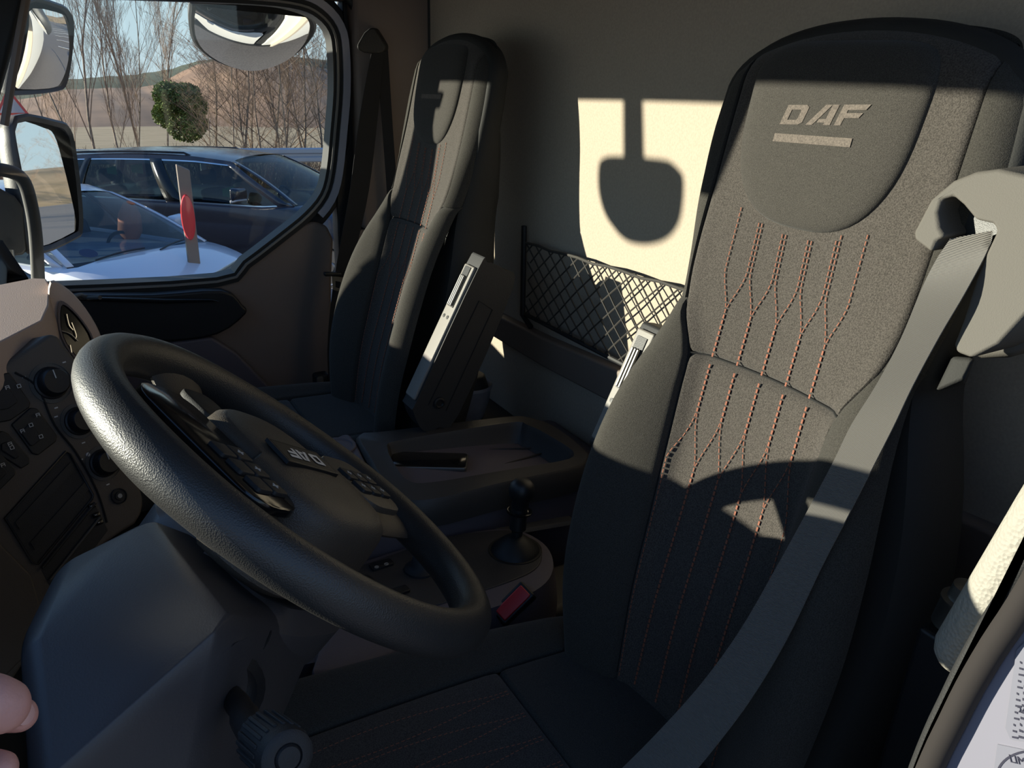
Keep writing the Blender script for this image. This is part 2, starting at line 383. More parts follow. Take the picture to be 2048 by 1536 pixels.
# driver's side: rear door jamb (painted), seal, inner trim
jl = [AX(a, b, .42) for a, b in [(2200, 900), (2120, 1120), (2062, 1222), (2010, 1298), (1962, 1378), (1925, 1450), (1890, 1520), (1850, 1620), (1810, 1760), (1790, 1900)]]
jl = smoothpath(jl, 3)
jpoly = [V((.42, .16, .43))]+jl+[V((.42, .20, -1.12)), V((.42, .06, -1.12)), V((.42, .06, .43))]
jamb = struct('wall_left', prism(jpoly, (.05, 0, 0)), 'jambw', bevel=.003)
struct('seal', tube([p+V((-.004, .004, 0)) for p in jl], .0075, 10), 'seal', jamb)
struct('inner_trim', prism([V((.425, p.y+.012, p.z)) for p in jl]+[V((.425, .215, -1.12)), V((.425, .24, -1.12))]+[V((.425, p.y+.022, p.z)) for p in reversed(jl)], (.5, .015, 0)), 'softblack', jamb, bevel=.006)
struct('trim_8', box((.05, .06, .42), (.93, .17, .48)), 'pillar', bevel=.01)

# ------------------------------------------------------------------ seats
ZS = [-.72, -.60, -.5, -.35, -.17, -.03, .06]; XS = [.525, .552, .585, .64, .70, .735, .755]
def XC(z): return stab(z, ZS, XS)
WZ = [-.74, -.70, -.60, -.50, -.42, -.36, -.31, -.27, -.22, -.15, -.08, -.03]
WV = [.16, .175, .195, .203, .198, .186, .172, .166, .174, .189, .193, .189]
YC = .612
def wid(z): return stab(z, WZ, WV) if z < -.03 else .189*sqrt(max(0, 1-((z+.03)/.078)**2.2))
def ztop(s): return -.03+.078*(max(0, 1-(abs(s)/.189)**2))**(1/2.2)
def uc(z): return stab(z, [-.72, -.5, -.36, -.315, -.27, -.22, -.1, .06], [.088, .100, .107, .112, .138, .150, .152, .150])
def dep(s, z):
    d = 0.0; a = abs(s); u = uc(z); wz = wid(z)
    b = stab(z, [-.72, -.6, -.5, -.42, -.36, -.30, -.25, .06], [.035, .050, .055, .052, .042, .022, .008, .0])
    q = min(1, max(0, (a-u*.85)/(max(wz*.92-u*.85, .01)))); d += b*sin(q*pi*.5)
    d -= .012*max(0, 1-(a/.12)**2)**1.5*max(0, min(1, (-.12-z)/.12))
    e = min(wz-a, (ztop(min(a, .188))-z) if z > -.06 else 9)
    Rr = .036
    if e < Rr: d -= Rr-sqrt(max(0, Rr*Rr-(Rr-max(e, 0))**2))
    return d
def lean(z): return stab(z, [-.74, -.65, -.5, -.32, -.15, .05], [-.055, -.050, -.037, -.012, .006, .012])
def sp(s, z, off=0.0): return V((XC(z)-dep(s, z)-off, YC+lean(z)+s, z))
TS = [0, .006, .015, .03, .06]+[.1+.8*k/14 for k in range(15)]+[.94, .97, .985, .994, 1]
DIP = {0: .010, .006: .0045, .015: .0015, .994: .0045, .985: .0015, 1: .010}
def panel(sL, sR, z0, z1, nz=26, puff=.002, dips=(1, 1, 1, 1)):
    tz = [0, .006, .015, .03]+[.05+.9*k/nz for k in range(nz+1)]+[.97, .985, .994, 1]
    vs_ = []; 
    for t in tz:
        for q in TS:
            # z depends on both: z0/z1 may be functions of s
            zm = z0(0) if callable(z0) else z0; zM = z1(0) if callable(z1) else z1
            z = lerp(zm, zM, t); s = lerp(sL(z), sR(z), q)
            if callable(z1): z = lerp(zm, z1(s), t); s = lerp(sL(z), sR(z), q)
            if callable(z0): z = lerp(z0(s), z1(s) if callable(z1) else z1, t)
            o = puff
            if q < .5 and dips[0] or q > .5 and dips[1]: o -= DIP.get(q, 0)
            if t < .5 and dips[2] or t > .5 and dips[3]: o -= DIP.get(round(t, 3), 0)
            vs_.append(sp(s, z, o))
    n = len(TS)
    return vs_, [(i*n+j, i*n+j+1, (i+1)*n+j+1, (i+1)*n+j) for i in range(len(tz)-1) for j in range(n-1)]
seat = thing('driver_seat', 'black fabric driver seat with orange stitching, behind the steering wheel', 'seat', (.38, YC, -1.12))
# shell: outline swept backwards
ol = []
for k in range(40): z = -.74+.71*k/39; ol.append((wid(z), z))
for k in range(1, 30): a = k/30*pi; ol.append((.189*cos(a)*1.0, ztop(.189*cos(a))))
for k in range(40): z = -.03-.71*k/39; ol.append((-wid(z), z))
def shring(off, x, back=False):
    out = []
    for s, z in ol:
        zz = max(z, -.72); k = 1-off/max(abs(s), .05) if abs(s) > .05 else 1
        zt = z-off*max(0, min(1, (z+.05)/.08))
        out.append(V((XC(z)+x*(tab(z, [-.6, -.25, -.12, .05], [1, .70, .40, .34])), YC+lean(zz)+s*k, zt)))
    return out
obj('seat_shell', loft([shring(.006, .030), shring(.0, .040), shring(-.004, .07), shring(0, .125), shring(.012, .15), shring(.05, .165)]), 'seatback', seat)
lo = lambda z: uc(z)
obj('backrest_insert', panel(lambda z: -uc(z), lambda z: uc(z), -.72, -.318), 'fabric', seat, label='lower centre panel with orange stitching')
obj('shoulder_panel', panel(lambda z: -uc(z), lambda z: uc(z), -.318, lambda s: ztop(s)-.001, 34), 'fabric', seat)
bt = lambda s: -.285-.25*max(0, abs(s)-.13)
for sg in (1, -1):
    obj('side_bolster', panel(lambda z: sg*uc(z), lambda z: sg*wid(z)*.999, -.72, -.262, 24, .004, (1, 0, 1, 1)), 'bolster', seat)
    obj('headrest_side', panel(lambda z: sg*uc(z), lambda z: sg*wid(z)*.999, -.262, lambda s: ztop(min(abs(s), .1889))-.001, 24, .001, (1, 0, 0, 0)), 'bolster', seat)
# headrest pad (rounded tongue shape)
def padpt(a, r, off):
    # a angle, r radial fraction ; half width .112, bottom at z -.158
    cx, cz = .012, -.045
    x, y = cos(a), sin(a)
    if y < 0: k = 1/((abs(x)/.114)**2.6+(abs(y)/.116)**2.6)**(1/2.6)
    else: k = 1/((abs(x)/.114)**5+(abs(y)/.075)**5)**(1/5)
    s = cx+x*k*r*(1+.05*y); z = cz+y*k*r
    return sp(s, min(z, ztop(s)-.002), off)
rg = [(1.0, -.004), (.995, .003), (.97, .0065), (.93, .009), (.85, .011), (.7, .013), (.5, .0135), (.3, .014), (.1, .014), (.001, .014)]
obj('headrest_pad', loft([[padpt(2*pi*k/64, r, o) for k in range(64)] for r, o in rg]), 'fabric2', seat)
lf, lw = lettering('DAF', lambda x, y, h: None or (x, y, h))
def mapl(vf, f): return [f(*p) for p in vf[0]], vf[1]
sc = .0285
lx0, lz0 = .062, -.058
obj('logo_lettering', mapl(lf, lambda x, y, h: sp(lx0-x/lw*.108, lz0+.002+y*.020+x/lw*.006, .0143+h*.4)), 'logo', seat, smooth=False)
obj('logo_bar', grid(lambda a, b: sp(lx0+.003-a*.103, lz0-.016+b*.0085+a*.003, .0146), 12, 2), 'logo', seat, smooth=False)
# stitching: strands that run double, part and join their neighbour
def strand(f, z0, z1, skip=lambda s, z: False):
    z = z0; out = []
    while z > z1:
        za, zb = z, z-.0042; sa, sb = f(za), f(zb)
        if not skip(sa, za):
            p, q = sp(sa, za, .0032), sp(sb, zb, .0032); n = V((0, .0005, 0))
            out.append(([p-n, p+n, q+n, q-n, p-n+V((-.0008, 0, 0)), p+n+V((-.0008, 0, 0)), q+n+V((-.0008, 0, 0)), q-n+V((-.0008, 0, 0))], [(4, 5, 6, 7), (0, 1, 5, 4), (1, 2, 6, 5), (2, 3, 7, 6), (3, 0, 4, 7)]))
        z -= .0062
    return out
def sst(t): t = max(0, min(1, t)); return t*t*(3-2*t)
st = []
sk = [.098, .062, .026, -.010, -.046, -.082]
inpad = lambda s, z: (abs((s-.012)/.116)**2.6+abs((z+.045)/.119)**2.6) < 1 or z > -.05
for k, s0 in enumerate(sk):
    for j in (0, 1):
        def f(z, s0=s0, j=j, k=k):
            s = s0+(.0024 if j else -.0024)*1
            d = .036
            if j: s += d*.45*(sst((-.215-z)/.055))-0        # parts to the left
            else: s -= d*.45*(sst((-.215-z)/.055))
            s += -.2*min(0, z+.17)*0
            if z < -.318:
                s -= 0
                ph = sst((-.375-z)/.07)
                s += (d*.5*ph if j else -d*.5*ph)
                if z < -.50: pass
            return s
        if (k == 0 and j == 1 and False) or (k == 5 and j == 0): continue
        if k == 0 and j == 1: continue
        def g(z, f=f):
            v = f(z); lim = uc(z)-.006
            return max(-lim, min(lim, v))
        st += strand(g, -.15, -.312, inpad)
        st += strand(g, -.324, -.70)
obj('stitching', join(*st), 'stitch', seat, smooth=False)
sm_ = [sp(lerp(-uc(-.318), uc(-.318), k/30), -.318, -.0035) for k in range(31)]
obj('seam', tube(sm_, .0012, 5), 'seam', seat)
obj('seam', tube([padpt(2*pi*k/64, 1.004, -.001) for k in range(64) if sin(2*pi*k/64) < .75], .0009, 5), 'seam', seat)
for sg in (1, -1): obj('seam', tube([sp(sg*uc(z), z, -.0035) for z in [-.70+.67*k/50 for k in range(51)]], .0012, 5), 'seam', seat)
# cushion
def cush(x, s):      # top height
    hw = .232-.07*max(0, x-.1); a = abs(s)
    z = -.705+.022*sst((a-.12)/.09)-.004*cos(x*9)
    e = min(hw-a, x-.04); Rr = .05
    if e < Rr: z -= Rr-sqrt(max(0, Rr*Rr-(Rr-max(e, 0))**2))
    if x > .5: z -= .1*(x-.5)
    return z
def cpan(x0, x1, s0, s1, dips=(1, 1, 1, 1), puff=0):
    vs_ = []; T2 = [0, .008, .02, .05]+[.1+.8*k/12 for k in range(13)]+[.95, .98, .992, 1]
    D2 = {0: .009, .008: .004, .02: .001, 1: .009, .992: .004, .98: .001}
    for t in T2:
        for q in T2:
            x, s = lerp(x0, x1, t), lerp(s0, s1, q); o = puff
            if abs(s) > .13: s *= 1-(abs(s)-.13)/.115*(.013+.07*max(0, x-.1))/.245
            if (t < .5 and dips[0]) or (t > .5 and dips[1]): o -= D2.get(t, 0)
            if (q < .5 and dips[2]) or (q > .5 and dips[3]): o -= D2.get(q, 0)
            vs_.append(V((x, YC-.01-.03*max(0, x-.1)+s, cush(x, s)+o)))
    n = len(T2); return vs_, [(i*n+j, i*n+j+1, (i+1)*n+j+1, (i+1)*n+j) for i in range(n-1) for j in range(n-1)]
obj('seat_cushion', cpan(.041, .40, -.13, .13, (0, 1, 1, 1)), 'fabric', seat)
obj('cushion_rear', cpan(.40, .60, -.13, .13, (1, 0, 1, 1)), 'fabric2', seat)
for sg in (1, -1): obj('cushion_bolster', cpan(.041, .60, sg*.13, sg*.2445, (0, 0, 1, 0), .001), 'bolster', seat)
obj('cushion_base', loft([[V((.325+x, YC-.01+y, z)) for x, y in rrect(w_, h_, .05)] for w_, h_, z in ((.50, .38, -.83), (.555, .42, -.81), (.56, .43, -.765), (.555, .425, -.745), (.50, .36, -.735))]), 'seatback', seat)
obj('pedestal', loft([[V((.34+x, YC+y, z)) for x, y in rrect(w_, h_, .03)] for w_, h_, z in ((.42, .36, -1.12), (.42, .36, -1.10), (.36, .30, -1.05), (.36, .30, -.84), (.42, .34, -.79))]), 'softblack', seat)
cst = []
for s0 in (.085, .045, .005, -.035, -.075):
    for j in (-1, 1):
        x = .08
        while x < .39:
            s = s0+j*(.0025+.014*max(0, sin((x-.08)*11)))
            ys_ = YC-.01-.03*max(0, x-.1)+s; a, b = V((x, ys_, cush(x, s)+.002)), V((x+.004, ys_, cush(x+.004, s)+.002)); n = V((0, .0006, 0))
            cst.append(([a-n, a+n, b+n, b-n], [(0, 1, 2, 3)])); x += .0065
obj('cushion_stitching', join(*cst), 'stitch', seat, smooth=False)
shared = list(seat.children)
# passenger seat: the same seat once more
pseat = seat.copy(); C.objects.link(pseat); pseat.name = 'passenger_seat'
pseat.location = seat.location+V((0, .975, 0))
pseat['label'] = 'black fabric passenger seat beside the far door, partly in shadow'
for ch in shared:
    if ch.name.startswith('logo_lettering'): continue
    c = ch.copy(); C.objects.link(c); c.parent = pseat

def armrest(parent, y0, y1, top, bot, side):
    # folded up beside the backrest; top/bot = (x,z) of the front edge; side = side carrying the hinge cover
    t = V((top[0], 0, top[1])); b = V((bot[0], 0, bot[1])); d = (t-b).normalized(); n = V((d.z, 0, -d.x))   # n points rearwards
    L = (t-b).length; prof = []
    W0 = .085
    out = [b+n*.002, b+d*.03, t-d*.02, t+n*.012, t+n*(W0-.03), t-d*.025+n*W0, b+d*.02+n*(W0+.010), b-d*.015+n*(W0*.8), b-d*.03+n*.04]
    out = smoothpath(out, 4, True)
    a = obj('armrest', prism([p+V((0, y0, 0)) for p in out], (0, y1-y0, 0)), 'softblack', parent, bevel=.007, segs=3)
    # pale front face with the adjuster slot
    mid = (y0+y1)/2; hw = (y1-y0)/2-.005
    obj('face_plate', frame_box(b+d*(L*.50)+V((0, mid, 0))-n*.002, d*(L*.44), V((0, hw, 0)), n*.004), 'greylight', a, bevel=.003, label='pale front edge of the armrest')
    obj('slot', frame_box(t-d*.062+V((0, mid, 0))-n*.0065, d*.040, V((0, hw*.55, 0)), n*.001), 'black', a)
    rb = [frame_box(t-d*.070+V((0, mid+k*.0062, 0))-n*.009, d*.030, V((0, .0020, 0)), n*.003) for k in (-1, 0, 1)]
    obj('adjuster_wheel', join(*rb), 'steel', a, bevel=.001)
    for k in (-1, 1): obj('screw', lathe(t-d*.122+V((0, mid+k*.008, 0))-n*.006, -n, [(0, .0036), (.001, .0036), (.0012, .0)], 12), 'black', a)
    ys = y0 if side < 0 else y1
    l = [b+d*.02+n*.026, t-d*.07+n*.030, t-d*.075+n*.064, b+d*.02+n*.066]
    obj('cover_seam', tube([p+V((0, ys+side*.0005, 0)) for p in l], .0011, 6), 'seam', a)
    obj('hinge_cap', lathe(b+d*.03+n*.045+V((0, ys, 0)), (0, side, 0), [(0, .012), (.003, .011), (.004, .008), (.001, .006), (.001, .0)], 20), 'black', a)
    return a
def arm2(parent, ptop, pbot, yc, hw, side, yg=None):
    t = AY(*ptop, yc); b = AY(*pbot, yc)
    yc = yg or yc
    return armrest(parent, yc-hw, yc+hw, (t.x, t.z), (b.x, b.z), side)
arm2(pseat, (953, 514), (815, 812), 1.33, .026, -1, 1.298)
pseat.location.y += .012; pseat.scale = (1, .93, 1)
arm2(seat, (1305, 648), (1195, 900), .870, .024, 1)

# belt guide moulded onto the driver's shoulder
def onseat(px, py, off):      # point on the backrest plane, off metres in front of it
    x = .65
    for i in range(60):
        p = AX(px, py, x); x = .5*x+.5*(XC(max(min(p.z, .06), -.72))-off)
    return AX(px, py, x)
go = [(1995, 338), (2060, 352), (2130, 420), (2120, 520), (2060, 620), (1995, 690), (1942, 717), (1912, 706), (1905, 690), (1925, 640), (1950, 560), (1972, 505), (1992, 462), (1985, 448), (1950, 440), (1925, 410), (1905, 393), (1882, 400), (1874, 425), (1878, 455), (1888, 474), (1872, 482), (1862, 506), (1828, 480), (1826, 465), (1860, 400), (1905, 362), (1950, 344)]
gf = [onseat(a, b, .030) for a, b in go]; gb = [p+V((.075, -.004, .004)) for p in gf]
gfi = [lerp(p, sum(gf, V())/len(gf), .0)+V((-.0, 0, 0)) for p in gf]
cg = sum(gf, V())/len(gf)
obj('belt_guide', (gf+gb, [tuple(range(len(gf))), tuple(reversed(range(len(gf), 2*len(gf))))]+[(i, (i+1) % len(gf), len(gf)+(i+1) % len(gf), len(gf)+i) for i in range(len(gf))]), 'grey', seat, bevel=.0085, segs=4, label='pale grey plastic shoulder bracket that feeds the belt')
obj('guide_slot', hull([onseat(a, b, o_) for a, b in [(1862, 400), (1900, 380), (1960, 420), (2000, 450), (1990, 500), (1880, 500)] for o_ in (.0, -.02)]), 'black', seat)
obj('guide_shroud', hull([onseat(a, b, -.02) for a, b in [(1925, 700), (2010, 600), (2100, 420), (2110, 640), (2020, 715), (1960, 718)]]+[onseat(a, b, -.10) for a, b in [(1960, 700), (2100, 480), (2110, 690), (2010, 715)]]), 'grey', seat, bevel=.01, segs=3)
obj('guide_stem', hull([onseat(a, b, .0) for a, b in [(1905, 712), (1950, 716), (1930, 760), (1885, 765), (1870, 785)]]+[onseat(a, b, -.05) for a, b in [(1905, 712), (1950, 716), (1930, 770), (1885, 765)]]), 'seatback', seat, bevel=.004)

# driver's belt
L = [(1900, 478), (1872, 520), (1842, 580), (1800, 680), (1752, 770), (1702, 850), (1668, 920), (1610, 1030), (1555, 1130), (1480, 1260), (1400, 1370), (1310, 1470), (1230, 1550)]
Rr_ = [(1984, 462), (1975, 500), (1930, 585), (1880, 670), (1826, 770), (1788, 850), (1750, 925), (1694, 1035), (1642, 1135), (1572, 1280), (1500, 1400), (1425, 1500), (1350, 1590)]
offs = [.02, .040, .055, .058, .06, .062, .064, .068, .072, .080, .092, .105, .12]
def belt(Lp, Rp, offs):
    a = smoothpath([onseat(*p, o) for p, o in zip(Lp, offs)], 5); b = smoothpath([onseat(*p, o-.012) for p, o in zip(Rp, offs)], 5)
    rings = []
    for p, q in zip(a, b):
        k = []
        for i in range(7): k.append(lerp(p, q, i/6))
        n = V((.0016, 0, .0004)); rings.append(k+[c+n for c in reversed(k)])
    return loft(rings)
tag(obj('seat_belt', belt(L, Rr_, offs), 'belt'), 'grey webbing belt running across the driver seat from its shoulder bracket', 'seat belt')
obj('belt_stitch', join(*[tube([p, p+V((0, 0, .001))], .0005, 4) for p in [onseat(1900, 480, .03)]]), 'belt', bpy.data.objects['seat_belt'])

# passenger belt, tongue and pillar anchor
yb = 2.035
def py_(px, py, y=yb): return AY(px, py, y)
bl = smoothpath([py_(744, 100), py_(720, 230), py_(700, 380), py_(682, 480), py_(664, 590), py_(655, 700), py_(660, 800)], 4)
br = smoothpath([py_(768, 100), py_(756, 230), py_(738, 380), py_(712, 500), py_(690, 600), py_(684, 700), py_(690, 800)], 4)
def strap(a, b, th=.0015):
    return loft([[p, lerp(p, q, .5), q, q+V((0, th, 0)), lerp(p, q, .5)+V((0, th, 0)), p+V((0, th, 0))] for p, q in zip(a, b)])
pb = thing('seat_belt', 'black belt hanging down the pillar between far door and passenger seat', 'seat belt', py_(750, 90))
obj('webbing', strap(bl, br), 'beltdark', pb)
obj('return_webbing', strap(smoothpath([py_(752, 100, 2.04), py_(765, 260, 2.035), py_(776, 440, 2.03), py_(770, 600, 2.03)], 4), smoothpath([py_(776, 100, 2.04), py_(786, 260, 2.025), py_(798, 440, 2.015), py_(798, 600, 2.015)], 4)), 'beltdark', pb)
anc = [(735, 66), (747, 56), (757, 57), (779, 92), (777, 103), (765, 108), (735, 106), (722, 100), (721, 90)]
obj('anchor_cover', prism([py_(a, b, 2.06) for a, b in anc], (-.02, -.03, 0)), 'softblack', pb, bevel=.010, segs=3)
obj('tongue_grip', frame_box(py_(665, 548, 2.022), V((.022, 0, -.002)), V((0, .008, 0)), V((0, 0, .005))), 'black', pb, bevel=.003)
tg = [(664, 552), (692, 556), (684, 584), (667, 580)]
obj('tongue', ringplate([py_(a, b, 2.018) for a, b in [(671, 562), (682, 564), (679, 577), (671, 575)]], [py_(a, b, 2.018) for a, b in tg], (0, .003, 0)), 'steel', pb)

# ------------------------------------------------------------------ storage net on the rear wall
net = thing('storage_net', 'black diamond mesh storage net on the pale rear wall between the seats', 'net', (XW-.02, 1.3, -.5))
xn = XW-.030
TL, TR = AX(1052, 486, xn), AX(1365, 578, xn); BL, BR = AX(1050, 628, xn), AX(1272, 742, xn)
TRe = TL+(TR-TL)*1.9; BRe = BL+(BR-BL)*2.4
def netp(a, b):
    t = lerp(TL, V((xn, .50, TRe.z)), a); q = lerp(BL, V((xn, .50, BRe.z)), a)
    p = lerp(q, t, b); sag = sin(pi*b)*sin(pi*a)*.006; return p+V((-sag, 0, 0))
obj('post', tube([AX(1048, 452, XW-.012), AX(1045, 630, XW-.012), AX(1062, 655, XW-.012)], .007, 8, flat=.8), 'softblack', net)
cords = []
N = 23
for i in range(-9, N):
    for sg in (1, -1):
        pts = []
        for k in range(9):
            b = k/8; a = (i+(b*4.6 if sg > 0 else 4.6-b*4.6))/N*1.0+.0
            a += .0016*sin(i*3.1+k)
            if -.001 <= a <= 1: pts.append(netp(a, b))
        if len(pts) > 1: cords.append(tube(pts, .0016, 5))
obj('mesh', join(*cords), 'cord', net)
obj('top_cord', tube([netp(k/20, 1)+V((0, 0, .002*sin(k*2.2))) for k in range(21)], .0028, 7), 'cord', net)
obj('bottom_rail', tube([netp(k/20, 0) for k in range(21)], .0045, 7), 'softblack', net)

# ------------------------------------------------------------------ steering wheel
wc = V((.164, .685, -.372)); wa = .726; wb_ = -.025
wn = V((sin(wa)*cos(wb_), sin(wb_), cos(wa)*cos(wb_))); wey = wn.cross(V((1, 0, 0))).normalized(); wef = -(wey.cross(wn)).normalized()
if wef.x > 0: wef = -wef
tR = (wef*.85+wey*-.527).normalized(); tU = wn.cross(tR).normalized()   # text right and text up in the wheel plane
def W(x, y, h=0): return wc+tR*x+tU*y+wn*h
W0 = W
sw = thing('steering_wheel', 'black leather steering wheel with a badge and thumb buttons, in front of the driver seat', 'steering wheel', wc)
def wrim(n=120, m=20):
    rings = []
    for i in range(n):
        a = 2*pi*i/n; rad = V((tR*cos(a)+tU*sin(a)))
        rr = .0180+.0012*(cos(2*a))**4
        rings.append([wc+rad*(.2010+rr*cos(b))+wn*(rr*1.12*sin(b)) for b in [2*pi*k/m for k in range(m)]])
    return loft(rings, loop=True)
obj('rim', wrim(), 'leather', sw, label='grained black leather rim')
# hub: padded dish
def W(x, y, h=0): return W0(x, y, h+.017)
HX, HH = .030, .006
def hubring(k, h, dy=0): return [W(HX+x*k, y*k+dy, h+HH*.5) for x, y in hubo]
hubo = []
for k in range(48):
    a = 2*pi*k/48; x, y = cos(a), sin(a)
    kx = .082 if y > 0 else .066; ky = .098 if y > 0 else .085
    q = 1/((abs(x)/kx)**3+(abs(y)/ky)**3)**(1/3); hubo.append((x*q, y*q))
obj('hub', loft([hubring(.80, -.085), hubring(.95, -.075), hubring(1.0, -.05), hubring(1.0, -.03), hubring(.99, -.012), hubring(.96, -.002), hubring(.88, .004), hubring(.6, .007), hubring(.3, .009), hubring(.02, .0095)]), 'hub', sw)
# spokes: two side spokes with button pods, one lower spoke
def spoke(x0, x1, y0a, y1a, y0b, y1b, name, m='leather', h0=-.004, h1=-.002):
    rings = []
    for t in (0, .15, .4, .7, .9, 1):
        x = lerp(x0, x1, t); ya, yb_ = lerp(y0a, y0b, t), lerp(y1a, y1b, t); h = lerp(h0, h1, t)-.010*sin(pi*t)*.3
        c, d = (ya+yb_)/2, abs(yb_-ya)/2
        rings.append([W(x, c+d*cos(2*pi*k/16), h+.012*sin(2*pi*k/16)-.010) for k in range(16)])
    return obj(name, loft(rings), m, sw)
spoke(.070, .190, -.095, .070, -.105, .085, 'spoke', 'hub', -.012, -.014); spoke(-.035, -.190, -.062, .048, -.062, .050, 'spoke', 'hub', -.012, -.014)
rings = []
for t in (0, .2, .5, .8, 1):
    y = lerp(-.06, -.192, t); d = lerp(.045, .040, t)-.012*sin(pi*t)
    rings.append([W(d*cos(2*pi*k/16), y, -.022+.011*sin(2*pi*k/16)-.02*sin(pi*t)) for k in range(16)])
obj('spoke', loft(rings), 'hub', sw)
obj('grip_pad', pad(W(.012, -.125, -.022), tR, tU, wn, .045, .055, .006, .015), 'softblack', sw, label='grained black thumb pad')
for sg in (1, -1):
    pc = W(.136, -.006, -.006) if sg > 0 else W(-.092, .004, -.002)
    p = obj('button_pod', pad(pc, tR, tU, wn, .066, .165, .007, .028) if sg > 0 else pad(pc, tR, tU, wn, .080, .088, .007, .026), 'gloss' if sg > 0 else 'hub', sw, label='glossy black pod with thumb buttons')
    for k in range(3):
        for j in (0, 1):
            cc = W(.124+.021*j, .050-.0215*k, .0012) if sg > 0 else W(-.070-.022*k, .018-.021*j, .0052)
            b = obj('button', pad(cc, tR, tU, wn, .019, .0185, .0035, .003), 'softblack', p)
            if j == 0 or sg < 0:
                obj('symbol', join(frame_box(cc+wn*.0038, tR*.0035, tU*.0006, wn*.0002), frame_box(cc+wn*.0038, tR*.0006, tU*.003, wn*.0002)), 'iconw', b)
# badge
bo = [(-.042, -.017), (.038, -.017), (.045, .0155), (-.037, .0155)]
bc = (.033, .004)
bdg = obj('badge', prism([W(bc[0]+x, bc[1]+y, .0118) for x, y in bo], wn*.0030), 'black', sw, bevel=.001)
obj('badge_frame', ringplate([W(bc[0]+x, bc[1]+y, .0112) for x, y in bo], [W(bc[0]+x*1.05, bc[1]+y*1.09, .0112) for x, y in bo], wn*.0034), 'black', bdg)
obj('badge_lettering', mapl(lf, lambda x, y, h: W(bc[0]-.030+x/lw*.062, bc[1]-.0085+y*.0165, .0150+h*.6)), 'badgew', bdg, smooth=False)

# column shroud below the wheel
cs = thing('steering_column', 'dark plastic column cover under the steering wheel, with a stalk', 'steering column', (.02, .64, -.9))
A_ = AY(460, 1246, .52); B_ = AY(628, 1284, .62); C_ = AY(250, 1372, .50); D_ = AY(622, 1200, .66); E_ = AY(420, 1085, .66); F_ = AY(300, 1040, .68)
G_ = AY(120, 1130, .66); H_ = AY(40, 1290, .56); I_ = AY(562, 1440, .60); J_ = AY(500, 1560, .56); K_ = AY(390, 1590, .48); L_ = AY(60, 1600, .46); Ma = AY(538, 1266, .57)
bk = V((-.22, .16, -.10))
obj('lower_cover', hull([A_, B_, C_, D_, E_, F_, G_, H_, I_, J_, K_, L_, Ma]+[q*1.2 for q in (B_, D_, F_, G_, H_, I_, J_, L_)]), 'shroud', cs, bevel=.022, segs=5)
sm = [AY(520, 1188, .652)+V((-.004, 0, 0)), AY(528, 1215, .612), AY(539, 1266, .566), AY(500, 1332, .548), AY(440, 1430, .520), AY(385, 1528, .498)]
obj('upper_cover', loft([[wc-wn*h+tR*(x*k)+tU*(y*k*.95) for x, y in hubo] for h, k in ((.070, .95), (.085, 1.12), (.12, 1.10), (.20, .85))]), 'shroud', cs)
obj('seam', tube([p+V((0, -.0005, .0)) for p in smoothpath(sm, 4)], .0016, 6), 'seam', cs)
st0 = AY(440, 1392, .525); st1 = AY(500, 1455, .46); st2 = AY(565, 1500, .41)
dv = (st2-st0).normalized()
obj('stalk_boot', lathe(AY(450, 1385, .535), dv, [(-.01, .032), (.004, .030), (.008, .022), (.003, .017), (.0, .0)], 24), 'black', cs)
stalk = obj('stalk', tube(smoothpath([AY(455, 1385, .53), AY(480, 1415, .50), st1, AY(530, 1478, .435)], 4), [.0085]*3+[.009]*3+[.0105]*4+[.0125]*3, 14), 'black', cs)
kb = AY(520, 1470, .445); ke = AY(582, 1520, .395); kd = (ke-kb); kl = kd.length
obj('end_knob', lathe(kb, kd, [(0, .010), (.003, .0158), (kl*.75, .0172), (kl*.80, .0172), (kl*.9, .0165), (kl*.93, .0140), (kl*.93, .009), (kl*.90, .0085), (kl*.95, .007), (kl*.96, 0)], 28), 'softblack', stalk)
kn = kd.normalized(); ku = kn.cross(V((0, 0, 1))).normalized(); kv = kn.cross(ku)
obj('grip_ribs', join(*[frame_box(kb+kn*(kl*.42)+(ku*cos(a)+kv*sin(a))*.0166, kn*(kl*.30), (ku*-sin(a)+kv*cos(a))*.0013, (ku*cos(a)+kv*sin(a))*.0016) for a in [2*pi*k/20 for k in range(20)]]), 'softblack', stalk, bevel=.0005)
# ------------------------------------------------------------------ dashboard
dash = thing('dashboard', 'brown and tan dashboard with switches, knobs and radio slot, left of the steering wheel', 'dashboard', (-.15, 1.0, -1.12))
obj('dash_body', prism([V((-.36, .13, -1.1)), V((-.33, .13, -.35)), V((-.20, .13, -.325)), V((-.12, .13, -.33)), V((-.10, .13, -.40)), V((-.13, .13, -.62)), V((-.15, .13, -1.1))], (0, 1.42, 0)), 'softblack', dash, bevel=.02, segs=3)
obj('dash_body', prism([V((-.36, 1.56, -1.1)), V((-.32, 1.56, -.42)), V((-.20, 1.56, -.395)), V((-.11, 1.56, -.40)), V((-.09, 1.56, -.45)), V((-1.56, 1.56, -.62)), V((-.15, 1.56, -1.1))], (0, .50, 0)), 'softblack', dash, bevel=.02, segs=3)
zt = -.335
ht = [AZ(a, b, zt) for a, b in [(-110, 590), (-20, 592), (34, 564), (66, 556), (92, 557), (99, 572), (97, 610), (84, 640), (40, 664), (0, 686), (-110, 740)]]
cH = sum(ht, V())/len(ht)
hb = [V((p.x+(p.x-cH.x)*.08, p.y+(p.y-cH.y)*.04-.016, zt-.042)) for p in ht]; hc = [V((p.x, p.y, zt-.062)) for p in hb]
obj('instrument_hood', hull([V((p.x, p.y, zt)) for p in ht]+hb+hc), 'hood', dash, bevel=.006, segs=3, label='tan hood over the instruments, lit by the sun')
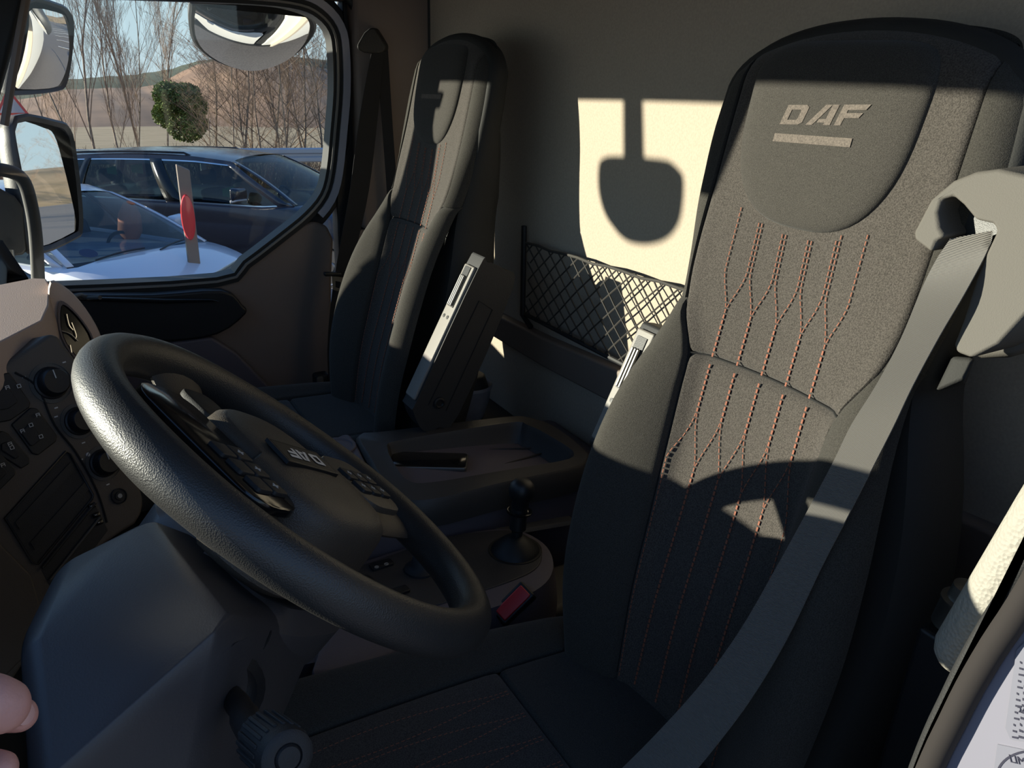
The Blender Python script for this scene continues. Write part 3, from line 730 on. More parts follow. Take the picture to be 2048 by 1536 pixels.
n1 = V((.42, -.82, .38)).normalized(); p1 = AY(140, 850, 1.12)
def q1(px, py, h=0): return AP(px, py, p1+n1*h, n1)
stk = [(-120, 770), (0, 733), (100, 667), (128, 688), (160, 730), (205, 800), (250, 890), (282, 975), (288, 1010), (272, 1048), (215, 1085), (150, 1170), (90, 1260), (0, 1400), (-120, 1500)]
obj('centre_panel', prism([q1(a, b) for a, b in smoothpath([V((a, b, 0)) for a, b in stk], 2, True) for a, b in [(a, b)]] if False else [q1(p.x, p.y) for p in smoothpath([V((a, b, 0)) for a, b in stk], 2, True)], V((-.12, .16, -.06))), 'brown', dash, bevel=.006, segs=3)
e1 = V((0, 0, 1)).cross(n1).normalized(); f1 = n1.cross(e1)
def plate(name, pts, h, m, parent=dash, bev=.002, h0=-.002, **k):
    return obj(name, prism([q1(a, b, h0) for a, b in pts], n1*(h-h0)), m, parent, bevel=bev, **k)
obj('panel_edge', tube(smoothpath([q1(a, b, .0008) for a, b in [(30, 745), (75, 775), (109, 850), (152, 905), (194, 982), (214, 1045)]], 5), .0014, 6), 'seam', dash)
def knob(px, py, r, hh=.016):
    c = q1(px, py)
    kk = obj('knob', lathe(c, n1, [(0, r*1.15), (.003, r*1.12), (.004, r), (hh, r*.92), (hh+.002, r*.82), (hh+.0015, 0)], 28), 'black', dash)
    obj('dial_ring', lathe(c+n1*.0002, n1, [(.0, r*1.42), (.0012, r*1.42), (.0012, r*1.36), (.0002, r*1.36)], 36), 'grey', kk)
    obj('pointer', frame_box(c+n1*(hh+.0022)+f1*r*.5, e1*.0006, f1*r*.3, n1*.0003), 'iconw', kk)
    for a in (40, 150, 260):
        obj('dial_mark', frame_box(c+(e1*cos(R(a))+f1*sin(R(a)))*r*1.75+n1*.0005, e1*.0022, f1*.0008, n1*.0003), 'iconw', kk)
knob(102, 766, .0185); knob(158, 842, .0165); knob(207, 926, .0165)
c = q1(237, 992); ob = obj('round_button', lathe(c, n1, [(0, .0105), (.003, .0105), (.0035, .0095), (.002, .009), (.002, .006), (.004, .0055), (.0042, 0)], 24), 'softblack', dash)
obj('symbol', lathe(c+n1*.0043, n1, [(0, .003), (.0003, .003), (.0003, .0024), (0, .0024)], 16), 'iconw', ob)
obj('indicator_dot', lathe(q1(176, 909), n1, [(0, .0028), (.0008, .0026), (.001, 0)], 14), 'iconw', dash)
sws = [[(-30, 775), (2, 748), (16, 746), (58, 806), (56, 816), (18, 842), (-30, 850)],
       [(20, 850), (58, 816), (72, 818), (111, 872), (109, 884), (74, 911), (62, 908)],
       [(-20, 872), (2, 862), (14, 868), (56, 916), (56, 928), (40, 938), (28, 930), (-20, 900)],
       [(-30, 905), (0, 908), (28, 938), (28, 950), (-6, 984), (-30, 990)]]
for i, s_ in enumerate(sws):
    b = plate('switch_block', s_, .003, 'black', bev=.0015)
    cx = sum(a for a, _ in s_)/len(s_); cy = sum(a for _, a in s_)/len(s_)
    obj('rocker_switch', prism([q1(cx+(a-cx)*.46-9*(i == 1), cy+(b2-cy)*.46+6*(i == 1), .0025) for a, b2 in s_], n1*.003), 'softblack', b, bevel=.0012)
    ic = {0: [(15, 775), (38, 772), (-6, 790)], 1: [(45, 862), (62, 850), (76, 830), (82, 873)], 2: [(20, 888), (24, 895)], 3: [(6, 930)]}[i]
    for k, (a, b2) in enumerate(ic):
        cc = q1(a, b2, .0062)
        obj('symbol', join(frame_box(cc+e1*.002, e1*.0004, f1*.0022, n1*.0002), frame_box(cc-e1*.002, e1*.0004, f1*.0022, n1*.0002), frame_box(cc+f1*.002, e1*.0022, f1*.0004, n1*.0002), frame_box(cc-f1*(.002 if k % 2 else 0), e1*.0022, f1*.0004, n1*.0002)), 'iconw', b)
slot = [(10, 1037), (132, 903), (140, 908), (186, 990), (184, 998), (76, 1128), (66, 1126)]
s1 = plate('radio_slot', slot, .0006, 'softblack')
obj('slot_rim', tube([q1(a, b, .0012) for a, b in slot], .0016, 6, closed=True), 'black', s1)
for (a0, b0), (a1, b1) in [((30, 1045), (140, 925)), ((60, 1085), (168, 965))]:
    obj('slot_band', prism([q1(a0, b0, .001), q1(a1, b1, .001), q1(a1+9, b1+14, .001), q1(a0+9, b0+14, .001)], n1*.0012), 'black', s1)
s2 = plate('lower_slot', [(80, 1140), (188, 1008), (215, 1060), (112, 1200)], .0006, 'softblack')
obj('slot_lip', tube([q1(84, 1136, .003), q1(190, 1006, .003)], .0022, 8), 'softblack', s2)
obj('slot_lip', tube([q1(100, 1160, .003), q1(200, 1035, .003)], .0014, 8), 'grey', s2)
for a, b in [(183, 1012), (192, 1030), (198, 1045)]:
    bb = obj('key_button', pad(q1(a, b, .001), e1, f1, n1, .009, .006, .003, .0015), 'gloss', s2)
    obj('symbol', frame_box(q1(a, b, .0045), e1*.0012, f1*.0004, n1*.0002), 'iconw', bb)
plate('lower_panel', [(-120, 1120), (-10, 1080), (60, 1150), (85, 1240), (60, 1300), (-120, 1480)], .004, 'brown', bev=.004)
# vent pod at the end of the dash
n2 = V((.62, -.74, .26)).normalized(); p2 = AY(160, 645, 1.38)
def q2(px, py, h=0): return AP(px, py, p2+n2*h, n2)
vp = thing('air_vent_pod', 'round side vent pod with chrome slats beside the tan hood', 'air vent', AY(170, 690, 1.38))
podo = smoothpath([V((a, b, 0)) for a, b in [(100, 562), (128, 572), (160, 602), (192, 650), (206, 690), (206, 740), (180, 760), (140, 720), (105, 670), (96, 610)]], 3, True)
obj('pod_shell', loft([[q2(p.x, p.y, -.07) for p in podo], [q2(p.x, p.y, .004) for p in podo], [q2(lerp(p.x, 150, .05), lerp(p.y, 655, .05), .009) for p in podo], [q2(lerp(p.x, 150, .2), lerp(p.y, 655, .12), .008) for p in podo]]), 'hood', vp, label='tan shell of the pod')
bz = smoothpath([V((a, b, 0)) for a, b in [(118, 605), (135, 608), (165, 640), (188, 680), (185, 720), (160, 725), (130, 690), (117, 650)]], 3, True)
obj('bezel', loft([[q2(p.x, p.y, .006) for p in bz], [q2(p.x, p.y, .012) for p in bz], [q2(lerp(p.x, 152, .12), lerp(p.y, 665, .12), .012) for p in bz], [q2(lerp(p.x, 152, .16), lerp(p.y, 665, .16), .004) for p in bz]], cap0=False, cap1=True), 'purple', vp)
obj('grille', prism([q2(lerp(p.x, 152, .14), lerp(p.y, 665, .14), .0085) for p in bz], n2*.001), 'gloss', vp)
for pl in [[(133, 628), (138, 650), (146, 660)], [(143, 645), (152, 670), (150, 678)], [(122, 662), (140, 668), (155, 682)], [(140, 690), (143, 705)]]:
    obj('slat', tube(smoothpath([q2(a, b, .0115) for a, b in pl], 4), .0011, 6), 'chrome', vp)
obj('chrome_trim', tube([q2(98, 668, .010), q2(118, 690, .010), q2(142, 716, .010), q2(160, 740, .01)], .0016, 6), 'steel', vp)

# ------------------------------------------------------------------ engine tunnel and console
zc = -.65
con = thing('centre_console', 'low grey console between the two seats carrying a shallow tray', 'console', (.45, 1.16, -1.12))
def cp(a, b, z=zc): return AZ(a, b, z)
outer = [cp(712, 868), cp(760, 862), cp(1010, 832), cp(1060, 833), cp(1110, 850), cp(1168, 893), cp(1180, 915), cp(1150, 935), cp(1000, 968), cp(870, 1000), cp(800, 1000), cp(770, 975), cp(735, 915)]
oc = smoothpath(outer, 4, True); om = sum(oc, V())/len(oc)
inn = [cp(775, 895), cp(800, 880), cp(1020, 845), cp(1050, 848), cp(1090, 866), cp(1140, 897), cp(1148, 908), cp(1130, 920), cp(1000, 942), cp(860, 965), cp(815, 960), cp(790, 930)]
ic = smoothpath(inn, 4, True)
def resamp(pts, n, a0=0):   # resample closed loop by angle around the centre
    c = sum(pts, V())/len(pts); out = []
    an = [(math.atan2(p.y-om.y, p.x-om.x), p) for p in pts]
    for k in range(n):
        t = -pi+2*pi*k/n; d = V((cos(t), sin(t), 0)); best = None
        for i in range(len(pts)):
            a, b = pts[i]-om, pts[(i+1) % len(pts)]-om
            den = d.x*(b.y-a.y)-d.y*(b.x-a.x)
            if abs(den) < 1e-9: continue
            r = (a.x*(b.y-a.y)-a.y*(b.x-a.x))/den; u = (a.x*d.y-a.y*d.x)/den
            if r > 0 and -1e-6 <= u <= 1+1e-6 and (best is None or r > best): best = r
        out.append(om+d*(best or .05))
    return out
NR = 96
O = resamp(oc, NR); I = resamp(ic, NR)
def rg_(P, k, dz, base=None): return [V((om.x+(p.x-om.x)*k, om.y+(p.y-om.y)*k, zc+dz)) for p in P]
obj('tray', loft([rg_(O, .99, -.050), rg_(O, 1.01, -.03), rg_(O, 1.0, -.006), rg_(O, .97, 0), [lerp(a, b, .75)+V((0, 0, -.001)) for a, b in zip(O, I)], I, rg_(I, .975, -.008), rg_(I, .94, -.036), rg_(I, .90, -.042), rg_(I, .5, -.042), rg_(I, .02, -.042)]), 'console', con, label='dark oval tray with raised rim')
for a, b in [((800, 908), (1120, 893)), ((905, 958), (1118, 897))]:
    P = cp(*a, zc-.038); Q = cp(*b, zc-.038)
    obj('tray_rib', tube([P, Q], .0016, 6), 'black', con)
body = hull([V((x, y, z)) for x, y, z in [(.10, 1.075, -.70), (.10, 1.40, -.70), (.38, 1.06, -.668), (.40, 1.36, -.668), (.86, 1.36, -.70), (.86, 1.08, -.70), (.42, 1.075, -.70), (.05, 1.075, -.74), (.05, 1.42, -.78), (.90, 1.08, -.74), (.90, 1.42, -.80), (.05, 1.075, -1.11), (.05, 1.45, -1.11), (.90, 1.08, -1.11), (.90, 1.45, -1.11)]])
obj('tunnel_cover', body, 'purple', con, bevel=.02, segs=4)
fr = [cp(655, 885, -.655), cp(700, 868, -.655), cp(735, 930, -.655), cp(790, 1018, -.668), cp(730, 1040, -.69), cp(640, 1000, -.68), cp(600, 930, -.665)]
obj('front_lid', prism(smoothpath(fr, 3, True), (0, 0, -.03)), 'purple', con, bevel=.006, segs=3)
obj('lid_recess', lathe(cp(672, 893, -.654), (0, 0, 1), [(0, .036), (.002, .035), (.002, .030), (-.001, .028), (-.001, 0)], 30), 'purple', con)
obj('ledge', prism([AY(1000, 1066, 1.06), AY(1150, 1040, 1.06), AY(1150, 1050, 1.055), AY(1000, 1076, 1.055)], (0, .03, 0)), 'grey', con, bevel=.002)
# gear console
gz = -.732
gc = thing('gear_console', 'low console with rounded end holding the gear lever, beside the driver seat cushion', 'console', (.35, 1.0, -1.12))
go_ = [AZ(a, b, gz) for a, b in [(560, 1165), (700, 1128), (860, 1078), (980, 1056), (1040, 1058), (1090, 1083), (1112, 1118), (1105, 1158), (1060, 1192), (960, 1228), (860, 1262), (700, 1310), (540, 1330)]]
gl = smoothpath(go_, 4, True); gm = sum(gl, V())/len(gl)
def gr(k, z): return [V((gm.x+(p.x-gm.x)*k, gm.y+(p.y-gm.y)*(1-(1-k)*1.5), z)) for p in gl]
obj('console_body', loft([gr(1.06, -1.11), gr(1.05, -.86), gr(1.02, -.79), gr(1.0, -.762), gr(.97, gz), gr(.90, gz+.002), gr(.5, gz+.002), gr(.02, gz+.002)]), 'purple', gc)
top = [AZ(a, b, gz+.004) for a, b in [(600, 1170), (740, 1124), (880, 1076), (990, 1060), (1040, 1064), (1076, 1088), (1084, 1112), (1070, 1138), (1020, 1162), (930, 1192), (820, 1226), (700, 1262), (600, 1270)]]
obj('top_plate', prism(smoothpath(top, 4, True), (0, 0, -.006)), 'console', gc, bevel=.002)
bulge = [AZ(620, 1350, -.70), AZ(640, 1290, -.70), AZ(700, 1235, -.70), AZ(800, 1235, -.715), AZ(860, 1262, -.73), AZ(800, 1300, -.72), AZ(700, 1345, -.71)]
obj('knee_bolster', hull(bulge+[p+V((0, .02, -.2)) for p in bulge]), 'purple', gc, bevel=.014, segs=3)
obj('seat_side_box', hull([V((x, y, z)) for x, y, z in [(.57, .90, -.80), (.57, 1.0, -.79), (.88, .90, -.80), (.88, 1.0, -.79), (.50, .87, -.88), (.88, .87, -.88), (.50, .87, -1.1), (.88, .87, -1.1), (.5, 1.0, -1.1), (.88, 1.0, -1.1)]]), 'console', gc, bevel=.012, segs=3)
def top_at(px, py, h=0): return AZ(px, py, gz+.004+h)
gx = (AZ(900, 1060, gz)-AZ(700, 1120, gz)).normalized(); gy = V((0, 0, 1)).cross(gx)
for a, b, w_, nm, m in [(763, 1131, .036, 'rocker_switch', 'black'), (792, 1186, .040, 'rocker_switch', 'black')]:
    s_ = obj(nm, pad(top_at(a, b), gx, gy, (0, 0, 1), w_, .018, .004, .004), m, gc)
    for k in ((-1, 1) if a == 763 else (-1,)):
        c_ = top_at(a, b, .0042)+gx*k*.008
        obj('symbol', join(lathe(c_, (0, 0, 1), [(0, .0034), (.0003, .0034), (.0003, .0027), (0, .0027)], 18), frame_box(c_, gx*.0004, gy*.002, V((0, 0, .0003)))), 'iconw', s_)
kb2 = top_at(842, 1138)
obj('rotary_knob', lathe(kb2, (0, 0, 1), [(0, .026), (.003, .0255), (.006, .018), (.012, .0145), (.024, .012), (.027, .008), (.0275, 0)], 28), 'softblack', gc)
obj('dial', lathe(top_at(722, 1166), (0, 0, 1), [(0, .020), (.002, .0195), (.003, .017), (.003, 0)], 28), 'black', gc)
# gear lever
gb_ = AZ(1030, 1104, gz); 
gear = thing('gear_lever', 'short black gear lever with rounded knob rising from its rubber boot', 'gear lever', gb_)
def upz(px, py, x, y):   # height of pixel row at a given vertical line
    best = None
    for k in range(400):
        z = -.80+k*.0008; p = V((x, y, z)); d = p.dot(fw); yy = 768-F*p.dot(up)/d
        if best is None or abs(yy-py) < best[0]: best = (abs(yy-py), z)
    return best[1]
ztp = upz(0, 962, gb_.x, gb_.y); zk = lambda py: upz(0, py, gb_.x, gb_.y)-gz
tilt = V((.10, .03, 1)).normalized()
obj('boot', lathe(gb_, (0, 0, 1), [(.002, .040), (.006, .038), (.012, .033), (.022, .022), (.028, .014), (.030, .009), (.030, 0)], 28), 'rubber', gear)
obj('boot_ring', lathe(gb_, (0, 0, 1), [(0, .044), (.005, .043), (.005, .039), (0, .038)], 32), 'black', gear)
H = zk(962)
obj('shaft', lathe(gb_, tilt, [(.015, .008), (H*.30, .009), (H*.33, .0135), (H*.62, .0125), (H*.62, .0)], 20), 'black', gear)
obj('collar', lathe(gb_+tilt*(H*.545), tilt, [(0, .018), (.001, .0205), (.0035, .0205), (.0045, .018), (.003, .013), (.001, .013)], 26), 'gloss', gear)
obj('gear_knob', lathe(gb_+tilt*(H*.60), tilt, [(0, .012), (.004, .0135), (H*.11, .0135), (H*.16, .0185), (H*.24, .0205), (H*.32, .0190), (H*.38, .0125), (H*.40, .005), (H*.402, 0)], 26), 'black', gear)
# phone lying in the tray
pz = zc-.030
ph = thing('smartphone', 'black smartphone lying face up at the front of the console tray', 'phone', AZ(850, 930, pz))
pq = [AZ(762, 906, pz), AZ(917, 917, pz), AZ(953, 939, pz), AZ(800, 943, pz)]
a_ = (pq[1]-pq[0]); pc_ = sum(pq, V())/4; px_ = ((pq[1]-pq[0])+(pq[2]-pq[3])).normalized(); py2 = V((0, 0, 1)).cross(px_)
wph = ((pq[1]-pq[0]).length+(pq[2]-pq[3]).length)/2; hph = abs((pq[3]-pq[0]).dot(py2))
obj('phone_case', pad(pc_+V((0, 0, .001)), px_, py2, (0, 0, 1), wph, min(max(hph, .05), .06), .006, .006), 'steel', ph)
obj('screen', pad(pc_+V((0, 0, .0072)), px_, py2, (0, 0, 1), wph*.965, min(max(hph, .05), .06)*.93, .0006, .006), 'gloss', ph)
# red buckle
bk0 = AY(1026, 1206, .865); bk1 = AY(1075, 1262, .87)
bu = thing('seat_belt_buckle', 'red-topped belt buckle on a black stalk between driver seat and gear console', 'buckle', bk1)
ld = (AY(1048, 1184, .865)-AY(1006, 1226, .865)).normalized(); fd = V((-.45, -.6, .66)); fd = (fd-ld*fd.dot(ld)).normalized(); wd_ = ld.cross(fd)
obj('buckle_body', frame_box(bk0-fd*.020+wd_*.0, ld*.031, wd_*.015, fd*.020), 'black', bu, bevel=.004, segs=3)
obj('release_button', frame_box(bk0+fd*.001, ld*.026, wd_*.0105, fd*.0025), 'red', bu, bevel=.002, label='red press button')
obj('buckle_stalk', tube([bk0-fd*.03, bk0-fd*.07+V((.02, 0, -.03)), bk0-fd*.07+V((.05, .01, -.12))], .014, 10, flat=.5), 'black', bu)
# pot behind the passenger seat
pt = AX(938, 835, .78)
pot = thing('enamel_pot', 'grey enamel bucket holding dark cloth on the floor behind the passenger seat armrest', 'bucket', pt)
rimc = AX(938, 766, .78); rr_ = .052; hgt = (rimc-pt).length
obj('pot_bowl', lathe(pt, (rimc-pt), [(0, rr_*.60), (hgt*.1, rr_*.68), (hgt*.5, rr_*.88), (hgt*.88, rr_*.97), (hgt*.90, rr_*1.02), (hgt*.96, rr_*1.03), (hgt, rr_*1.0), (hgt*.97, rr_*.95), (hgt*.6, rr_*.84), (hgt*.5, 0)], 36), 'bucket', pot)
obj('pot_contents', lathe(pt+(rimc-pt)*.8, (rimc-pt), [(0, rr_*.90), (hgt*.2, rr_*.82), (hgt*.42, rr_*.70), (hgt*.46, rr_*.60), (hgt*.42, 0)], 24), 'softblack', pot)
obj('lid_knob', lathe(pt+(rimc-pt)*1.2, (rimc-pt), [(0, .022), (.016, .018), (.03, .016), (.034, 0)], 20), 'black', pot)
# stand under the pot: storage ledge behind the tunnel
struct('trim_9', box((.70, 1.40, -1.13), (.885, 2.02, pt.z-.001)), 'softblack', bevel=.01)
# floor-side details by the passenger seat
lt = thing('door_side_latch', 'small dark belt reel cover low between far door and passenger seat', 'cover', AY(640, 790, 2.1))
obj('reel_case', pad(AY(640, 762, 2.075), (1, 0, 0), (0, 0, 1), (0, -1, 0), .04, .055, .035, .008), 'softblack', lt)
obj('reel_mark', pad(AY(640, 762, 2.039), (1, 0, 0), (0, 0, 1), (0, -1, 0), .018, .024, .002, .004), 'grey', lt)
blu = thing('floor_mat_bag', 'dark blue folded bag on the floor before the passenger seat', 'bag', AZ(650, 850, -.80))
bgp = [AZ(a, b, -.80) for a, b in [(560, 822), (640, 822), (720, 845), (725, 862), (660, 885), (560, 850)]]
M['navy'] = mat('navy_cloth', (.02, .03, .07), .6, bump=.6, bscale=40)
obj('bag_body', loft([[p+V((0, 0, -.30)) for p in smoothpath(bgp, 3, True)], smoothpath(bgp, 3, True), [lerp(p, sum(bgp, V())/6, .3)+V((0, 0, .02)) for p in smoothpath(bgp, 3, True)], [lerp(p, sum(bgp, V())/6, .9)+V((0, 0, .015)) for p in smoothpath(bgp, 3, True)]]), 'navy', blu)

# ------------------------------------------------------------------ right edge: grab grip, box with knob, labels
g0, g1 = AX(1908, 1325, .53), AX(2095, 1030, .53)
gp = thing('grab_handle', 'grey foam-covered grab handle at the driver door opening, low right', 'handle', g0)
gdir = (g1-g0).normalized(); gl_ = (g1-g0).length
obj('foam_grip', lathe(g0+gdir*.0, gdir, [(-.004, .004), (0, .012), (.006, .0165), (.015, .019), (gl_, .020), (gl_+.1, .020), (gl_+.115, .012), (gl_+.118, 0)], 26), 'foam', gp)
obj('bracket', tube([g0+gdir*.01, g0+V((.05, -.004, -.04)), g0+V((.10, -.03, -.05))], .009, 10), 'black', gp)
obj('bracket', tube([g1+gdir*.10, g1+gdir*.12+V((.05, -.01, .0)), g1+gdir*.12+V((.10, -.03, 0))], .009, 10), 'black', gp)
bx = thing('air_gun_box', 'black plastic box with a metal knob and coiled lead, beside the driver seat', 'box', AX(1880, 1500, .60))
c0 = AX(1885, 1262, .60)
bf = [AX(1838, 1250, .585), AX(1925, 1308, .585), AX(1965, 1240, .64), AX(1875, 1225, .64)]
obj('box_body', prism(bf, (-.02, 0, -.26)), 'black', bx, bevel=.005)
kc = AX(1908, 1240, .61); ku_ = (AX(1925, 1200, .61)-kc).normalized()
obj('knob_base', lathe(kc, ku_, [(-.005, .0165), (.018, .0155), (.020, .0165), (.022, .0165), (.023, .012), (.036, .011), (.038, 0)], 24), 'steel', bx)
hl = [kc+ku_*.036+V((.004*k, -.0012*k+.004*sin(k*1.9), .006*cos(k*1.9)+.0012*k)) for k in range(22)]
obj('coiled_lead', tube(hl, .0016, 6), 'black', bx)
for pts, nm in (([(2012, 1290+95), (2070, 1260), (2070, 1495), (2012, 1478)], 'inspection_label'), ([(2000, 1488), (2075, 1498), (2075, 1640), (1985, 1620)], 'oval_label')):
    pl = [AX(a, b, .4195) for a, b in ([(2034, 1300), (2120, 1215), (2160, 1500), (2022, 1478), (2012, 1455)] if nm[0] == 'i' else [(1996, 1488), (2150, 1520), (2150, 1700), (1975, 1640)])]
    t = tag(obj(nm, prism(pl, (-.0006, 0, 0)), 'sticker', smooth=False), 'pale printed data label on the white door jamb, '+('upper of the two' if nm[0] == 'i' else 'lower one with an oval mark'), 'label', 'labels on the door jamb')
    if nm[0] == 'i':
        rws = []
        for k in range(13):
            y = 1322+k*12.5; x0 = 2040-k*1.3
            for j in range(5):
                wj = (4+((k*7+j*5) % 5)*2); xx = x0+j*13
                rws.append(prism([AX(xx, y-j*1.5+5*0, .4188), AX(xx+wj, y+2, .4188), AX(xx+wj, y+6, .4188), AX(xx, y+3.5, .4188)], (-.0002, 0, 0)))
        obj('printed_lines', join(*rws), 'ink', t, smooth=False)
    else:
        e = [(2062+70*cos(a), 1552+52*sin(a)) for a in [2*pi*k/48 for k in range(48)]]; e2 = [(2062+65*cos(a), 1552+47.5*sin(a)) for a in [2*pi*k/48 for k in range(48)]]
        obj('oval_ring', ringplate([AX(a, b, .4188) for a, b in e2], [AX(a, b, .4188) for a, b in e], (-.0002, 0, 0)), 'ink', t, smooth=False)
def text3d(name, body_, org_, ux, uy, size, m, parent):
    cu = bpy.data.curves.new(name, 'FONT'); cu.body = body_; cu.size = size; cu.extrude = .0001
    o = bpy.data.objects.new(name, cu); C.objects.link(o); o.parent = parent
    ux, uy = V(ux).normalized(), V(uy); uy = (uy-ux*uy.dot(ux)).normalized(); n = ux.cross(uy); p = org_-org(parent)
    o.matrix_local = Matrix(((ux.x, uy.x, n.x, p.x), (ux.y, uy.y, n.y, p.y), (ux.z, uy.z, n.z, p.z), (0, 0, 0, 1)))
    cu.materials.append(M[m])
    bpy.context.view_layer.update(); me = bpy.data.meshes.new_from_object(o); o2 = bpy.data.objects.new(name, me); C.objects.link(o2); o2.parent = parent; o2.matrix_local = o.matrix_local
    bpy.data.objects.remove(o); return o2
lab = bpy.data.objects['oval_label']; lab1 = bpy.data.objects['inspection_label']
ta, tb = AX(2020, 1524, .4185), AX(2070, 1536, .4185)
text3d('lettering', 'LIMITE', ta, tb-ta, V((0, 0, 1)), .0062, 'ink', lab)
ta, tb = AX(2036, 1424, .4185), AX(2060, 1430, .4185)
text3d('lettering', '2400', ta, tb-ta, V((0, 0, 1)), .0045, 'ink', lab1)
# ------------------------------------------------------------------ hand of the photographer (lower left)
def hp(px, py, y): return AY(px, py, y)
person = thing('person', 'person reaching in at the lower left corner, only bare fingertips in view', 'person', hp(-300, 1700, .30))
def capsule(pts, rs):
    pts = smoothpath(pts, 4); n = len(pts); rr = [stab(i/(n-1)*(len(rs)-1), list(range(len(rs))), rs) for i in range(n)]
    d = (pts[-1]-pts[-2]).normalized()
    for k in (.35, .62, .82, .94, 1.0): pts.append(pts[n-1]+d*rr[n-1]*k); rr.append(rr[n-1]*sqrt(max(1e-4, 1-k*k)))
    return tube(pts, rr, 18)
fingers = [
 ([hp(-620, 2000, .30), hp(-470, 1840, .30), hp(-330, 1700, .295), hp(-240, 1600, .295)], [.030, .032, .036, .026]),
 ([hp(-250, 1560, .285), hp(-140, 1450, .275), hp(-50, 1408, .27), hp(2, 1412, .27)], [.015, .0120, .0104, .0092]),
 ([hp(-200, 1600, .31), hp(-95, 1480, .318), hp(-20, 1428, .312), hp(40, 1430, .306)], [.012, .0092, .0080, .0066]),
 ([hp(-220, 1650, .305), hp(-110, 1570, .30), hp(-45, 1540, .295), hp(2, 1536, .29)], [.0115, .0086, .0076, .0062]),
 ([hp(-250, 1710, .30), hp(-140, 1650, .295), hp(-70, 1635, .29), hp(-38, 1630, .285)], [.011, .0084, .0075, .006]),
 ([hp(-290, 1770, .30), hp(-190, 1725, .295), hp(-130, 1715, .29), hp(-100, 1715, .285)], [.010, .0075, .0068, .0055])]
hand = obj('hand', join(*[capsule(*f) for f in fingers]), 'skin', person)
md = hand.modifiers.new('r', 'REMESH'); md.mode = 'VOXEL'; md.voxel_size = .0013; md.use_smooth_shade = True
md = hand.modifiers.new('s', 'SMOOTH'); md.iterations = 6; md.factor = .6
tipc = hp(52, 1424, .3035)
obj('fingernail', lathe(hp(50, 1428, .301), V((.62, -.70, .35)), [(-.004, .0046), (.0, .0040), (.0008, .0024), (.001, 0)], 18), 'nail', person)
obj('sleeve', tube([hp(-620, 2000, .30), hp(-800, 2200, .30), hp(-1100, 2500, .30)], [.045, .05, .055], 20), 'navy', person)

# ------------------------------------------------------------------ mirrors outside the far door
def mirror_unit(name, label, pts, hpts, y0, n, bulge, depth, shape=3, loc=None):
    n = V(n).normalized(); c = AY(sum(a for a, _ in pts)/len(pts), sum(b for _, b in pts)/len(pts), y0)
    t = thing(name, label, 'mirror', c)
    P = smoothpath([AP(a, b, c, n) for a, b in pts], shape, True); cc = sum(P, V())/len(P)
    rmax = max((p-cc).length for p in P)
    rings = []
    for k in (1, .9, .8, .7, .6, .5, .4, .3, .2, .1, .01):
        rings.append([cc+(p-cc)*k+n*bulge*(1-(k*(p-cc).length/rmax)**2) for p in P])
    obj('mirror_glass', loft(rings, cap0=False), 'mirror', t)
    Hh = smoothpath([AP(a, b, c+n*.004, n) for a, b in hpts], shape, True); hc_ = sum(Hh, V())/len(Hh)
    cR = []
    for k, h in ((.90, .001), (.96, .010), (1.0, .004), (1.0, -.02), (.93, -depth*.7), (.75, -depth), (.4, -depth*1.05), (.02, -depth*1.07)):
        cR.append([hc_+(p-hc_)*k+n*h for p in Hh])
    obj('mirror_housing', loft(cR, cap0=False), 'mgrey', t)
    return t
mirror_unit('wide_angle_mirror', 'convex wide-angle mirror, upper left beyond the far door glass',
            [(64, 16), (128, 30), (139, 48), (136, 100), (126, 158), (112, 172), (44, 178), (30, 166), (38, 120), (52, 50)],
            [(50, -2), (110, 4), (136, 20), (144, 50), (140, 110), (130, 165), (112, 182), (30, 190), (14, 180), (28, 100)], 2.49, (.68, -.69, -.22), .016, .06)
mirror_unit('main_mirror', 'flat rear-view mirror in black housing, left of the parked cars',
            [(33, 246), (88, 256), (108, 270), (124, 320), (148, 420), (152, 462), (140, 474), (88, 494), (70, 470), (42, 330)],
            [(26, 232), (110, 240), (136, 254), (148, 300), (160, 400), (162, 462), (150, 478), (80, 508), (58, 480), (30, 330)], 2.49, (.735, -.672, .085), .0, .07)
mirror_unit('kerb_mirror', 'half-round convex mirror hanging outside above the far window',
            [(384, 14), (420, 8), (520, 12), (600, 28), (626, 42), (620, 66), (586, 102), (545, 122), (500, 131), (450, 120), (408, 96), (386, 62)],
            [(378, 12), (395, 2), (520, 2), (606, 22), (631, 42), (626, 70), (592, 106), (545, 128), (500, 138), (446, 127), (402, 101), (380, 66)], 2.42, (-.10, -.72, -.62), .036, .05)
ma = thing('mirror_bracket', 'black tubular bracket carrying the two left mirrors beyond the door glass', 'bracket', AY(40, 440, 2.30))
obj('arm', tube(smoothpath([AY(-60, 338, 2.30), AY(5, 340, 2.30), AY(44, 358, 2.30), AY(62, 410, 2.30), AY(72, 480, 2.30), AY(77, 580, 2.30)], 5), .0155, 14), 'softblack', ma)
obj('arm_cover', hull([AY(a, b, 2.40) for a, b in [(-30, 360), (30, 392), (48, 415), (54, 500), (46, 510), (16, 514), (-30, 500)]]+[AY(a, b, 2.52) for a, b in [(-30, 370), (26, 400), (44, 420), (48, 500), (-30, 500)]]), 'mgrey', ma, bevel=.012, segs=3)
obj('lower_tube', tube(smoothpath([AY(18, 500, 2.36), AY(24, 530, 2.35), AY(48, 552, 2.33), AY(76, 562, 2.31)], 5), .011, 12), 'steel', ma)
